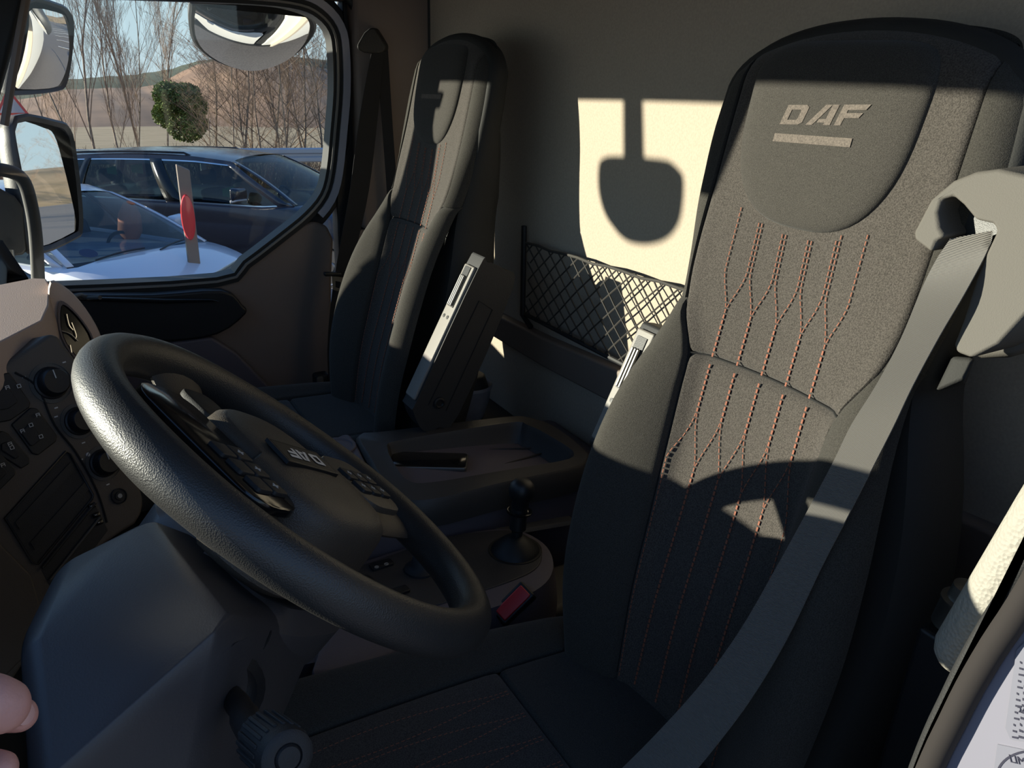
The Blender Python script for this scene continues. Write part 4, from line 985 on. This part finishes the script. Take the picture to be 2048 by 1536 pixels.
# front mirror hung over the windscreen: out of frame, its shade falls on the rear wall
def back(y, z, x): k = (x-XW)/SUN.x; return V((x, y+SUN.y*k, z+SUN.z*k))
fm = thing('front_mirror', 'front-hung manoeuvring mirror outside the windscreen, above the view', 'mirror', back(1.235, -.2, -.52))
mo = [(1196, 330), (1205, 315), (1230, 310), (1320, 316), (1345, 326), (1357, 345), (1355, 400), (1345, 440), (1320, 468), (1280, 478), (1240, 468), (1210, 430), (1196, 380)]
mp = [back(p.y, p.z, -.52) for p in smoothpath([AX(a, b, XW) for a, b in mo], 3, True)]
obj('mirror_head', prism(mp, (-.05, .015, .0)), 'mgrey', fm, bevel=.008)
ar = [AX(a, b, XW) for a, b in [(1245, 150), (1280, 150), (1284, 325), (1246, 325)]]
obj('mirror_arm', prism([back(p.y, p.z, -.52) for p in ar], (-.03, .01, 0)), 'mgrey', fm, bevel=.004)

vz = thing('headrest_shade_panel', 'unseen dark visor folded down at the windscreen, above the view', 'blocker', (-.10, 1.38, .17))  # unseen panel, added to throw the shade band on the driver headrest
obj('flap', box((-.105, 1.27, -.005), (-.09, 1.50, .17)), 'softblack', vz, bevel=.006)
tg_ = thing('windscreen_shade_box', 'unseen square sensor box stuck to the windscreen, above the view', 'occluder', (-.1, 1.9, .1))  # unseen box, added to throw a dark square on the passenger headrest
sq = [AX(a, b, .735) for a, b in [(880, 186), (908, 186), (907, 220), (878, 220)]]
def back2(p, x): k = (x-p.x)/SUN.x; return p+SUN*k
obj('shade_box_case', prism([back2(p, -.13) for p in sq], (-.02, 0, 0)), 'black', tg_, bevel=.003)

# ------------------------------------------------------------------ outside: ground
def gz_(y): return -1.87-.053*y
struct('floor_yard', grid(lambda a, b: V((-70+a*200, -50+b*69, gz_(-50+b*69))), 8, 8), 'asphalt')
struct('floor_field', grid(lambda a, b: V((-90+a*260, 19+b*150, gz_(19+b*150)-.35*min(1, b*20)+.25*sin(a*40+b*9)*b)), 40, 30), 'dirt')
struct('floor_verge', grid(lambda a, b: V((50+a*60, -50+b*100, gz_(min(18, -50+b*100))-.05+sin(min(1, a*3)*pi/2)*1.9+.3*sin(b*21+a*5))), 12, 24), 'dirt')
for k in range(6):
    struct('trim_%d' % (20+k), box((9+k*2.6, 4.2, gz_(4.2)+.005), (9.15+k*2.6, 8.6, gz_(4.2)+.012)), 'paintline')
def ridge(name, crest, y0, y1, m, zb=-14, ny=8, label=None, seed=1):
    xs = [p.x for p in crest]; zs = [p.z for p in crest]; x0, x1 = min(xs), max(xs)
    def f(a, b):
        x = lerp(x0, x1, a); z = stab(x, xs, zs)
        zz = lerp(zb, z, sin(b*pi*.5)**.8)
        zz += (sin(a*90+b*7)*.03+sin(a*211+1)*.04)*b*(y1/120)
        return V((x, lerp(y0, y1, b), zz))
    o = struct(name, grid(f, 120, ny), m); return o
ridge('floor_hill', [AY(a, b, 150) for a, b in [(-300, 215), (-60, 205), (60, 196), (130, 180), (220, 176), (300, 172), (350, 150), (400, 128), (470, 118), (560, 124), (650, 140), (760, 160), (900, 190)]], 80, 150, 'hill', -10)
ridge('floor_ridge', [AY(a, b, 230) for a, b in [(-300, 190), (-60, 182), (60, 172), (130, 160), (200, 154), (260, 150), (330, 140), (400, 122), (500, 108), (640, 120), (900, 160)]], 150, 230, 'pine', -16)
# guard rail
gA, gB = AZ(300, 313, -1.95), AZ(640, 310, -1.95); gd = (gB-gA); gd.z = 0; gd.normalize()
gA = gA-gd*12; gn = V((gd.y, -gd.x, 0))
if gn.y > 0: gn = -gn
gr_ = thing('guard_rail', 'grey steel guard rail behind the black estate car', 'guard rail', gA+gd*10+V((0, 0, -.8)))
prof = [(-.15, .0), (-.12, .04), (-.05, .04), (-.02, 0), (.02, 0), (.05, .04), (.12, .04), (.15, 0), (.15, -.01), (-.15, -.01)]
obj('rail', loft([[gA+gd*s+gn*d+V((0, 0, z)) for z, d in prof] for s in (0, 45)]), 'galv', gr_, smooth=False)
for k in range(11):
    p = gA+gd*(1+k*4); obj('post', box((p.x-.05, p.y+.03, p.z-.95), (p.x+.05, p.y+.12, p.z+.08)), 'galv', gr_, smooth=False)

# ------------------------------------------------------------------ cars
def car(name, label, pos, head, L, hw, cowl, rf, rr, zbelt, zroof, m, pill, rails=False, dz=0, sc=1):
    h = V((head[0], head[1], 0)).normalized(); left = V((-h.y, h.x, 0)); base = V((pos[0], pos[1], gz_(pos[1])))
    tl = V((0, 0, 1))
    def T(x, y, z): p = base+(h*x+left*y)*sc; return V((p.x, p.y, gz_(p.y)+z*sc+dz))
    o = thing(name, label, 'car', base)
    xF, xB = L/2, -L/2
    def belt(x): return stab(x, [xB, xB+.3, -.6, cowl-.3, cowl, cowl+.4, xF-.25, xF], [zbelt-.08, zbelt+.04, zbelt+.02, zbelt-.03, zbelt-.02, zbelt-.09, zbelt-.26, zbelt-.45])
    def hwx(x): return hw*stab(x, [xB, xB+.4, -1, 1, xF-.5, xF-.1, xF], [.80, .94, 1, 1, .95, .78, .62])
    rings = []
    for k in range(30):
        x = lerp(xB, xF, k/29); w_ = hwx(x); zb = belt(x); zl = .26
        crown = .05 if x > cowl else .02
        half = [(0, zl), (w_*.85, zl), (w_*.97, zl+.08), (w_, zl+.25), (w_*1.0, (zl+zb)/2+.05), (w_*.985, zb-.12), (w_*.955, zb-.03), (w_*.90, zb), (w_*.6, zb+crown*.7), (w_*.25, zb+crown), (0, zb+crown)]
        rings.append([T(x, y, z) for y, z in half]+[T(x, -y, z) for y, z in reversed(half[1:-1])])
    obj('body', loft(rings), m, o)
    wb, wt = hw*.905, hw*.69
    lowx = [rr-.35, cowl]; topx = [rr, rf]
    def topz(u): return zroof-.05+.05*sin(pi*min(1, max(0, .12+.8*u)))-.03*max(0, u-.8)/.2
    def side(u, v, sg, off=0.0):
        u2 = u
        xl = lerp(lowx[0], lowx[1], u); xt = lerp(topx[0], topx[1], u)
        bul = .035*sin(pi*v)
        x = lerp(xl, xt, v); y = lerp(wb+off-.02*(u > .9)*(u-.9)*10, wt+off*.6, v)+bul; z = lerp(belt(xl)-.01, topz(u), v)
        return T(x, sg*y, z)
    for sg in (1, -1):
        for (a, b, nm) in pill:
            if nm == 'pillar': obj('pillar', grid(lambda s, t: side(lerp(a, b, s), lerp(0, .93, t), sg, .004), 2, 10), m if b > .9 or a < .05 else 'gloss', o, solid=.02)
            else: obj('side_window', grid(lambda s, t: side(lerp(a, b, s), lerp(.03, .9, t), sg, -.003), 8, 8), 'cglass', o)
        obj('roof_rail_trim', grid(lambda s, t: side(s, lerp(.895, .925, t), sg, .008), 24, 1), 'chrome', o)
        obj('sill_trim', grid(lambda s, t: side(lerp(.0, 1, s), lerp(-.005, .03, t), sg, .012), 24, 1), 'chrome', o)
        obj('cant_rail', grid(lambda s, t: side(s, lerp(.92, 1.02, t), sg, .004), 24, 2), m, o)
        if rails: obj('roof_rail', tube([side(u, 1.0, sg)+V((0, 0, .035 if .03 < u < .75 else 0))-left*sg*.05 for u in [.02, .05, .2, .4, .6, .74, .78]], .013, 6), 'gloss', o)
    rt_ = lambda u: [side(u, 1.0, 1), side(u, 1.0, -1)]
    def roof(a, b):
        p, q = rt_(a); return lerp(p, q, b)+V((0, 0, .05*sin(pi*b)**.6+.01*sin(pi*a)))
    obj('roof', grid(roof, 16, 12), m, o)
    def ws(a, b, off=0):
        y = lerp(-1, 1, a); bow = .16*(1-y*y)
        return T(lerp(cowl+.02+bow, rf+bow*.45, b)+off, y*lerp(wb*.985, wt, b), lerp(belt(cowl)+.0, topz(1)+.048*(1-y*y), b)+.03*sin(pi*b)+off)
    obj('windscreen', grid(lambda a, b: ws(lerp(.03, .97, a), lerp(.02, .985, b)), 16, 10), 'wshield', o)
    for sg in (0, 1): obj('pillar', grid(lambda s, t: ws(lerp(0, .035, s) if sg == 0 else lerp(.965, 1, s), t, .004), 2, 12), m, o, solid=.01)
    obj('scuttle', grid(lambda a, b: ws(a, lerp(-.08, .035, b), .004), 16, 2), 'black', o)
    for k in (.15, .55):
        obj('wiper', tube([ws(k+.32*t, .03+.05*t+.02*sin(pi*t), .015) for t in [i/8 for i in range(9)]], .008, 5), 'black', o)
    def rw(a, b):
        y = lerp(-1, 1, a); bow = .10*(1-y*y)
        return T(lerp(lowx[0]-bow, rr-bow*.5, b), y*lerp(wb, wt, b), lerp(belt(lowx[0]), topz(0)+.045*(1-y*y), b))
    obj('rear_window', grid(rw, 12, 6), 'cglass', o)
    # interior
    obj('dash', hull([T(x, y, z) for x in (cowl-.45, cowl-.05) for y in (-wb*.85, wb*.85) for z in (.55, zbelt-.10)]), 'carint', o)
    sgd = 1
    cst_ = T(cowl-.62, .36*sgd, zbelt-.10)
    ax1 = left; ax2 = (h*-.35+V((0, 0, .94)))
    obj('steering_wheel', tube([cst_+(ax1*cos(a)+ax2*sin(a))*.18 for a in [2*pi*k/24 for k in range(24)]], .016, 6, closed=True), 'black', o)
    for xs_ in (rf-.25, rr+.75):
        for y in (.36, -.36):
            s_ = obj('seat', hull([T(xs_-.05+dx-dz*.12, y+dy*(1-.25*dz), .55+dz*.55) for dx in (-.08, .08) for dy in (-.25, .25) for dz in (0, 1)]), 'carint', o, bevel=.05)
            obj('headrest', hull([T(xs_-.22+dx, y+dy, 1.14+dz*.16) for dx in (-.05, .05) for dy in (-.13, .13) for dz in (0, 1)]), 'carint', s_, bevel=.04)
    # wheels
    for x in (xF-.85, xB+.80):
        for sg in (1, -1):
            c = T(x, sg*(hw-.10), .32)
            t = obj('wheel', lathe(c, left*sg, [(-.1, .2), (-.10, .30), (-.07, .32), (.07, .32), (.105, .30), (.11, .22), (.085, .20), (.08, .0)], 28), 'tyre', o)
            obj('rim', lathe(c+left*sg*.09, left*sg, [(0, .205), (.012, .20), (-.01, .17), (.0, .06), (.015, .05), (.015, 0)], 10), 'steel', t)
    for sg in (1, -1):
        d = T(cowl-.50, sg*(hw+.09), zbelt+.07)
        mm_ = obj('door_mirror', hull([d+h*a+left*sg*b+V((0, 0, c_)) for a, b, c_ in [(-.07, -.10, -.02), (-.07, .10, .0), (-.07, -.10, .11), (-.07, .09, .12), (.05, -.10, .0), (.05, -.09, .10), (.03, .08, .03), (.03, .07, .10), (-.04, -.09, -.07), (-.04, .07, -.06)]]), m, o, bevel=.03, segs=3)
        obj('mirror_cap', hull([d+h*a+left*sg*b+V((0, 0, c_)) for a, b, c_ in [(-.072, -.09, -.055), (-.072, .085, -.045), (-.072, -.09, -.02), (-.072, .085, -.01), (.04, -.08, -.03), (.03, .075, -.015), (.04, -.08, -.01), (.03, .075, .0)]]), 'galv', mm_, bevel=.01)
        obj('headlight', hull([T(xF-.12-.35*a, sg*(hwx(xF-.25)-.04-.30*b), zbelt-.34+.10*c_-.05*(1-a)) for a in (0, 1) for b in (0, 1) for c_ in (0, 1)]), 'galv', o, bevel=.03)
    return o, T, side, ws
bo_, bT, bside, bws = car('black_car', 'glossy black estate car parked side-on behind the pale car', (1.98, 10.18), (.7636, -.6457), 4.75, .91, 1.08, .32, -2.0, .98, 1.47, 'carblack',
    [(0, .05, 'pillar'), (.05, .225, 'window'), (.225, .255, 'pillar'), (.255, .565, 'window'), (.565, .625, 'pillar'), (.625, .955, 'window'), (.955, 1, 'pillar')], rails=True, dz=-.085, sc=.98)
for u, v, s in [(.34, .62, .10), (.46, .68, .12), (.80, .25, .13)]:
    p = bside(u, v, -1, -.16); obj('bright_tag', hull([p+V((a*s*.5, .0, b*s*.5*(1 if a > 0 else .6))) for a in (-1, 1) for b in (-1, 1)]+[p+V((0, .02, 0))]), 'green', bo_)
wo_, wT, wside, wws = car('pale_car', 'pale silver hatchback parked nearest the truck, seen over its bonnet', (.10, 8.45), (.587, -.81), 4.1, .86, .95, -.02, -1.45, .93, 1.42, 'carwhite',
    [(0, .05, 'pillar'), (.05, .30, 'window'), (.30, .34, 'pillar'), (.34, .60, 'window'), (.60, .65, 'pillar'), (.65, .955, 'window'), (.955, 1, 'pillar')], dz=-.22, sc=.97)
pr = wws(.80, .42); obj('orange_bundle', lathe(pr+V((-.15, .35, -.25)), (.1, .1, 1), [(0, .06), (.1, .11), (.25, .10), (.36, .05), (.38, 0)], 14), 'orange', wo_)
obj('round_sticker', loft([[wws(.16+.045*cos(a)*k, .13+.055*sin(a)*k, .006) for a in [2*pi*i/20 for i in range(20)]] for k in (1, .02)], cap0=False), 'navy', wo_)
vb = wws(.5, 0); 
# solid post and red oval added in place of a reflection in the door glass
mkb = AY(378, 470, 7.35)
mk = thing('reflection_post', 'slim taupe post and tall red oval standing in for a glass reflection, between the two parked cars', 'post', V((mkb.x, mkb.y, gz_(mkb.y))))
pt_ = AY(366, 340, 7.35)
obj('post', prism([V((pt_.x-.045, 7.33, gz_(7.33))), V((pt_.x+.05, 7.33, gz_(7.33))), V((pt_.x+.05, 7.33, pt_.z+.0)), V((pt_.x-.05, 7.33, pt_.z+.05))], (0, .05, 0)), 'pillar', mk, bevel=.01)
rc = AY(376, 435, 7.30)
obj('red_reflection', loft([[rc+V((.055*cos(a)*k, -h_, .19*sin(a)*k)) for a in [2*pi*i/28 for i in range(28)]] for k, h_ in ((1, 0), (.95, .02), (.6, .035), (.02, .04))]), 'tail', mk)

# ------------------------------------------------------------------ trees
def make_tree(name, label, h, spread, seed, levels=4, nb=7, thick=.09, upw=.65, mt='bark', lean=0, start=.18):
    rnd = random.Random(seed)
    t = thing(name, label, 'tree')
    seg = {0: [], 1: []}
    def branch(p, d, ln, r, lev):
        pts = [p]; rs = [r]; n = 4 if lev < 2 else 3; q = p; dd = d
        for k in range(n):
            dd = (dd+V((rnd.gauss(0, .10), rnd.gauss(0, .10), rnd.gauss(0, .05)+.06*upw))).normalized()
            q = q+dd*(ln/n); pts.append(q); rs.append(r*(1-(k+1)/n*.72))
        seg[0 if lev == 0 else 1].append(tube(pts, rs, 6 if lev == 0 else (4 if lev < 2 else 3), cap=False))
        if lev >= levels: return
        m_ = nb+3 if lev == 0 else nb-lev
        for k in range(m_):
            f = lerp(start if lev == 0 else .2, .98, (k+rnd.random()*.6)/m_); i = min(int(f*n), n-1); fr_ = f*n-i
            pp = lerp(pts[i], pts[i+1], fr_); a = rnd.uniform(0, 2*pi)
            side_ = V((cos(a), sin(a), 0)); base_d = (pts[i+1]-pts[i]).normalized()
            nd_ = (base_d*upw+side_*spread+V((0, 0, .25*upw))).normalized()
            branch(pp, nd_, ln*rnd.uniform(.30, .52)*(1.15-f*.4), max(r*(1-f*.7)*.5, .0028), lev+1)
    branch(V((0, 0, 0)), V((lean, 0, 1)).normalized(), h, thick, 0)
    obj('trunk', join(*seg[0]), mt, t); obj('branches', join(*seg[1]), 'twig', t)
    return t
def dup(o, loc, rz=0, sc=1.0, label=None, group=None):
    c = o.copy(); C.objects.link(c); c.location = loc; c.rotation_euler = (0, 0, rz); c.scale = (sc, sc, sc)
    if label: c['label'] = label
    if group: c['group'] = group
    for ch in o.children:
        d = ch.copy(); C.objects.link(d); d.parent = c
    return c
protoA = make_tree('bare_tree', '', 7.5, .38, 3, 4, 9, .04, 1.0, start=.12)
protoB = make_tree('bare_tree', '', 7.0, .48, 8, 4, 9, .036, .9, start=.08)
protoC = make_tree('bare_tree', '', 5.0, .85, 21, 4, 8, .035, .6, start=.05)
def gp_(px, y): p = AY(px, 290, y); return V((p.x, y, gz_(y)-.3))
spots = [(0, 190, 26, .98, .3), (1, 120, 30, .8, 1.1), (0, 285, 27, 1.02, 2.0), (1, 238, 31, 1.0, .4), (1, 160, 24, .78, 2.6), (0, 330, 33, .95, 5.1), (1, 262, 25, .72, 4.0), (0, 60, 29, .7, 1.7)]
lab_ = ['tall bare tree with forked grey trunk, standing left of centre in the far window', 'thin bare tree beside the upper convex mirror', 'tallest bare tree reaching the pale sky, left of the half-round mirror', 'bare tree between the two tallest ones, its crown against the sky', 'small bare tree just right of the stacked mirrors', 'slender bare tree left of the green bush', 'short bare tree in front of the brown hillside', 'bare sapling seen between the two left mirrors']
first = {0: True, 1: True, 2: True}; protos = {0: protoA, 1: protoB, 2: protoC}
def put(kind, loc, rz, sc, label, group):
    p = protos[kind]
    if first[kind]:
        first[kind] = False; p.location = loc; p.rotation_euler = (0, 0, rz); p.scale = (sc, sc, sc); p['label'] = label; p['group'] = group; return p
    return dup(p, loc, rz, sc, label, group)
for (k, px, y, sc, rz), lb in zip(spots, lab_): put(k, gp_(px, y), rz, sc, lb, 'bare trees left of the green bush')
rs = random.Random(5)
thl = ['brown thicket tree directly right of the green bush', 'brown thicket tree under the half-round mirror', 'brown thicket tree with pale stems right of the half-round mirror', 'brown thicket tree next to the window edge', 'brown thicket tree rising behind the guard rail end', 'twiggy brown tree low beside the green bush', 'twiggy brown tree in the middle of the thicket', 'twiggy brown tree at the right end of the thicket', 'low brown tree behind the black roof', 'brown tree at the back of the thicket', 'leaning brown tree in the thicket']
for i, (px, y, sc) in enumerate([(430, 26, 1.0), (480, 24, 1.05), (540, 25, 1.12), (600, 24, 1.15), (640, 26, 1.1), (455, 22, .72), (520, 22, .8), (580, 21, .8), (410, 23, .55), (500, 29, 1.2), (565, 29, 1.25)]):
    put(2, gp_(px, y), rs.uniform(0, 6), sc, thl[i], 'brown thicket trees behind the guard rail')
for px, y, sc in [(495, 24.5, .95), (560, 24, .9), (610, 26, 1.0), (640, 23, .9)]:
    put(0, gp_(px, y), rs.uniform(0, 6), sc*.8, {495: 'slim pale-stemmed tree amid the thicket, left one', 560: 'slim pale-stemmed tree amid the thicket, centre', 610: 'slim pale-stemmed tree amid the thicket, right of centre', 640: 'slim pale-stemmed tree at the window seal'}[px], 'pale stems in the thicket')
for i, (x, y) in enumerate([(38, -2), (40, 3), (37, 7), (42, 11), (39, 16), (44, -8), (41, 22)]):
    put(i % 2, V((x, y, gz_(y))), i*1.3, 1.0+.1*(i % 3), 'bare tree across the yard, seen only in the main mirror', 'bare trees behind the truck')
rb = random.Random(9)
for i in range(10):
    put(2, V((44+rb.uniform(-2, 4), -3+i*2.0, gz_(4))), rb.uniform(0, 6), rb.uniform(.6, .95), 'twiggy brown tree across the yard, seen only in the main mirror', 'bare trees behind the truck')
# dry scrub: uncountable
def scrub(name, x0px, x1px, y, n, h, m, seed, label, cat):
    rnd = random.Random(seed); parts = []
    a, b = AY(x0px, 290, y), AY(x1px, 290, y)
    for i in range(n):
        x = rnd.uniform(a.x, b.x); yy = y+rnd.uniform(-1.5, 3); p = V((x, yy, gz_(yy)-.4)); hh = h*rnd.uniform(.4, 1.1)
        d = V((rnd.gauss(0, .28), rnd.gauss(0, .28), 1)).normalized()
        q = p+d*hh*.5; e = q+(d+V((rnd.gauss(0, .3), rnd.gauss(0, .3), 0))).normalized()*hh*.5
        parts.append(tube([p, q, e], [.012, .008, .003], 3, cap=False))
    o = tag(obj(name, join(*parts), m), label, cat); o['kind'] = 'stuff'; return o
scrub('dry_scrub', -120, 760, 22, 2600, 1.3, 'twig', 4, 'dry brown scrub and weeds behind the guard rail', 'scrub')
# green bush: leaf clumps
def bush(name, label, c, rx, rz, seed, n=2600, ls=.10):
    rnd = random.Random(seed); t = thing(name, label, 'bush', c)
    vs_, fs = [], []
    lobes = [(V((rnd.uniform(-.5, .5)*rx, rnd.uniform(-.5, .5)*rx, rz*rnd.uniform(.35, 1.5))), rnd.uniform(.40, .62)) for _ in range(16)]
    for i in range(n):
        lc, lr = rnd.choice(lobes); d = V((rnd.gauss(0, 1), rnd.gauss(0, 1), rnd.gauss(0, 1))).normalized()
        p = c+lc+V((d.x*rx, d.y*rx, d.z*rz))*lr*rnd.uniform(.75, 1.0)
        u = V((rnd.gauss(0, 1), rnd.gauss(0, 1), rnd.gauss(0, 1))).normalized(); v = u.orthogonal().normalized()
        k = len(vs_); s_ = ls*rnd.uniform(.6, 1.3); vs_ += [p-u*s_, p+v*s_*.5, p+u*s_, p-v*s_*.5]; fs.append((k, k+1, k+2, k+3))
    obj('foliage', (vs_, fs), 'leaf', t, smooth=False)
    obj('stem', tube([c, c+V((.1, 0, rz*.8)), c+V((0, .1, rz*1.6))], [.10, .06, .02], 8), 'bark', t)
bc_ = AY(362, 272, 25); bush('green_bush', 'dense olive-green bush in the middle of the far window', V((bc_.x, 25, bc_.z)), .85, .72, 3, 26000, .045)
# warning sign far left
sp_ = AY(22, 212, 24); sg_ = thing('warning_sign', 'white triangular road sign with red edge at the far left', 'sign', V((sp_.x, 24, gz_(24))))
tri = lambda k, d: [sp_+V((cos(a)*k, -d, sin(a)*k)) for a in (pi/2, pi/2+2*pi/3, pi/2+4*pi/3)]
obj('plate_edge', prism(tri(.42, 0), (0, .03, 0)), 'tail', sg_, smooth=False); obj('plate_face', prism(tri(.31, .012), (0, .012, 0)), 'white', sg_, smooth=False)
obj('post', tube([V((sp_.x, 24.05, gz_(24))), V((sp_.x, 24.05, sp_.z+.3))], .03, 8), 'galv', sg_)
# the truck's own box body behind the cab (shows in the mirrors) and the cab's outer side
struct('wall_cargo', box((1.05, -.05, -1.3), (6.5, 2.19, .9)), 'truckw', bevel=.02)
struct('wall_outer', box((.74, 2.185, -1.3), (1.0, 2.21, .4)), 'truckw', bevel=.01)
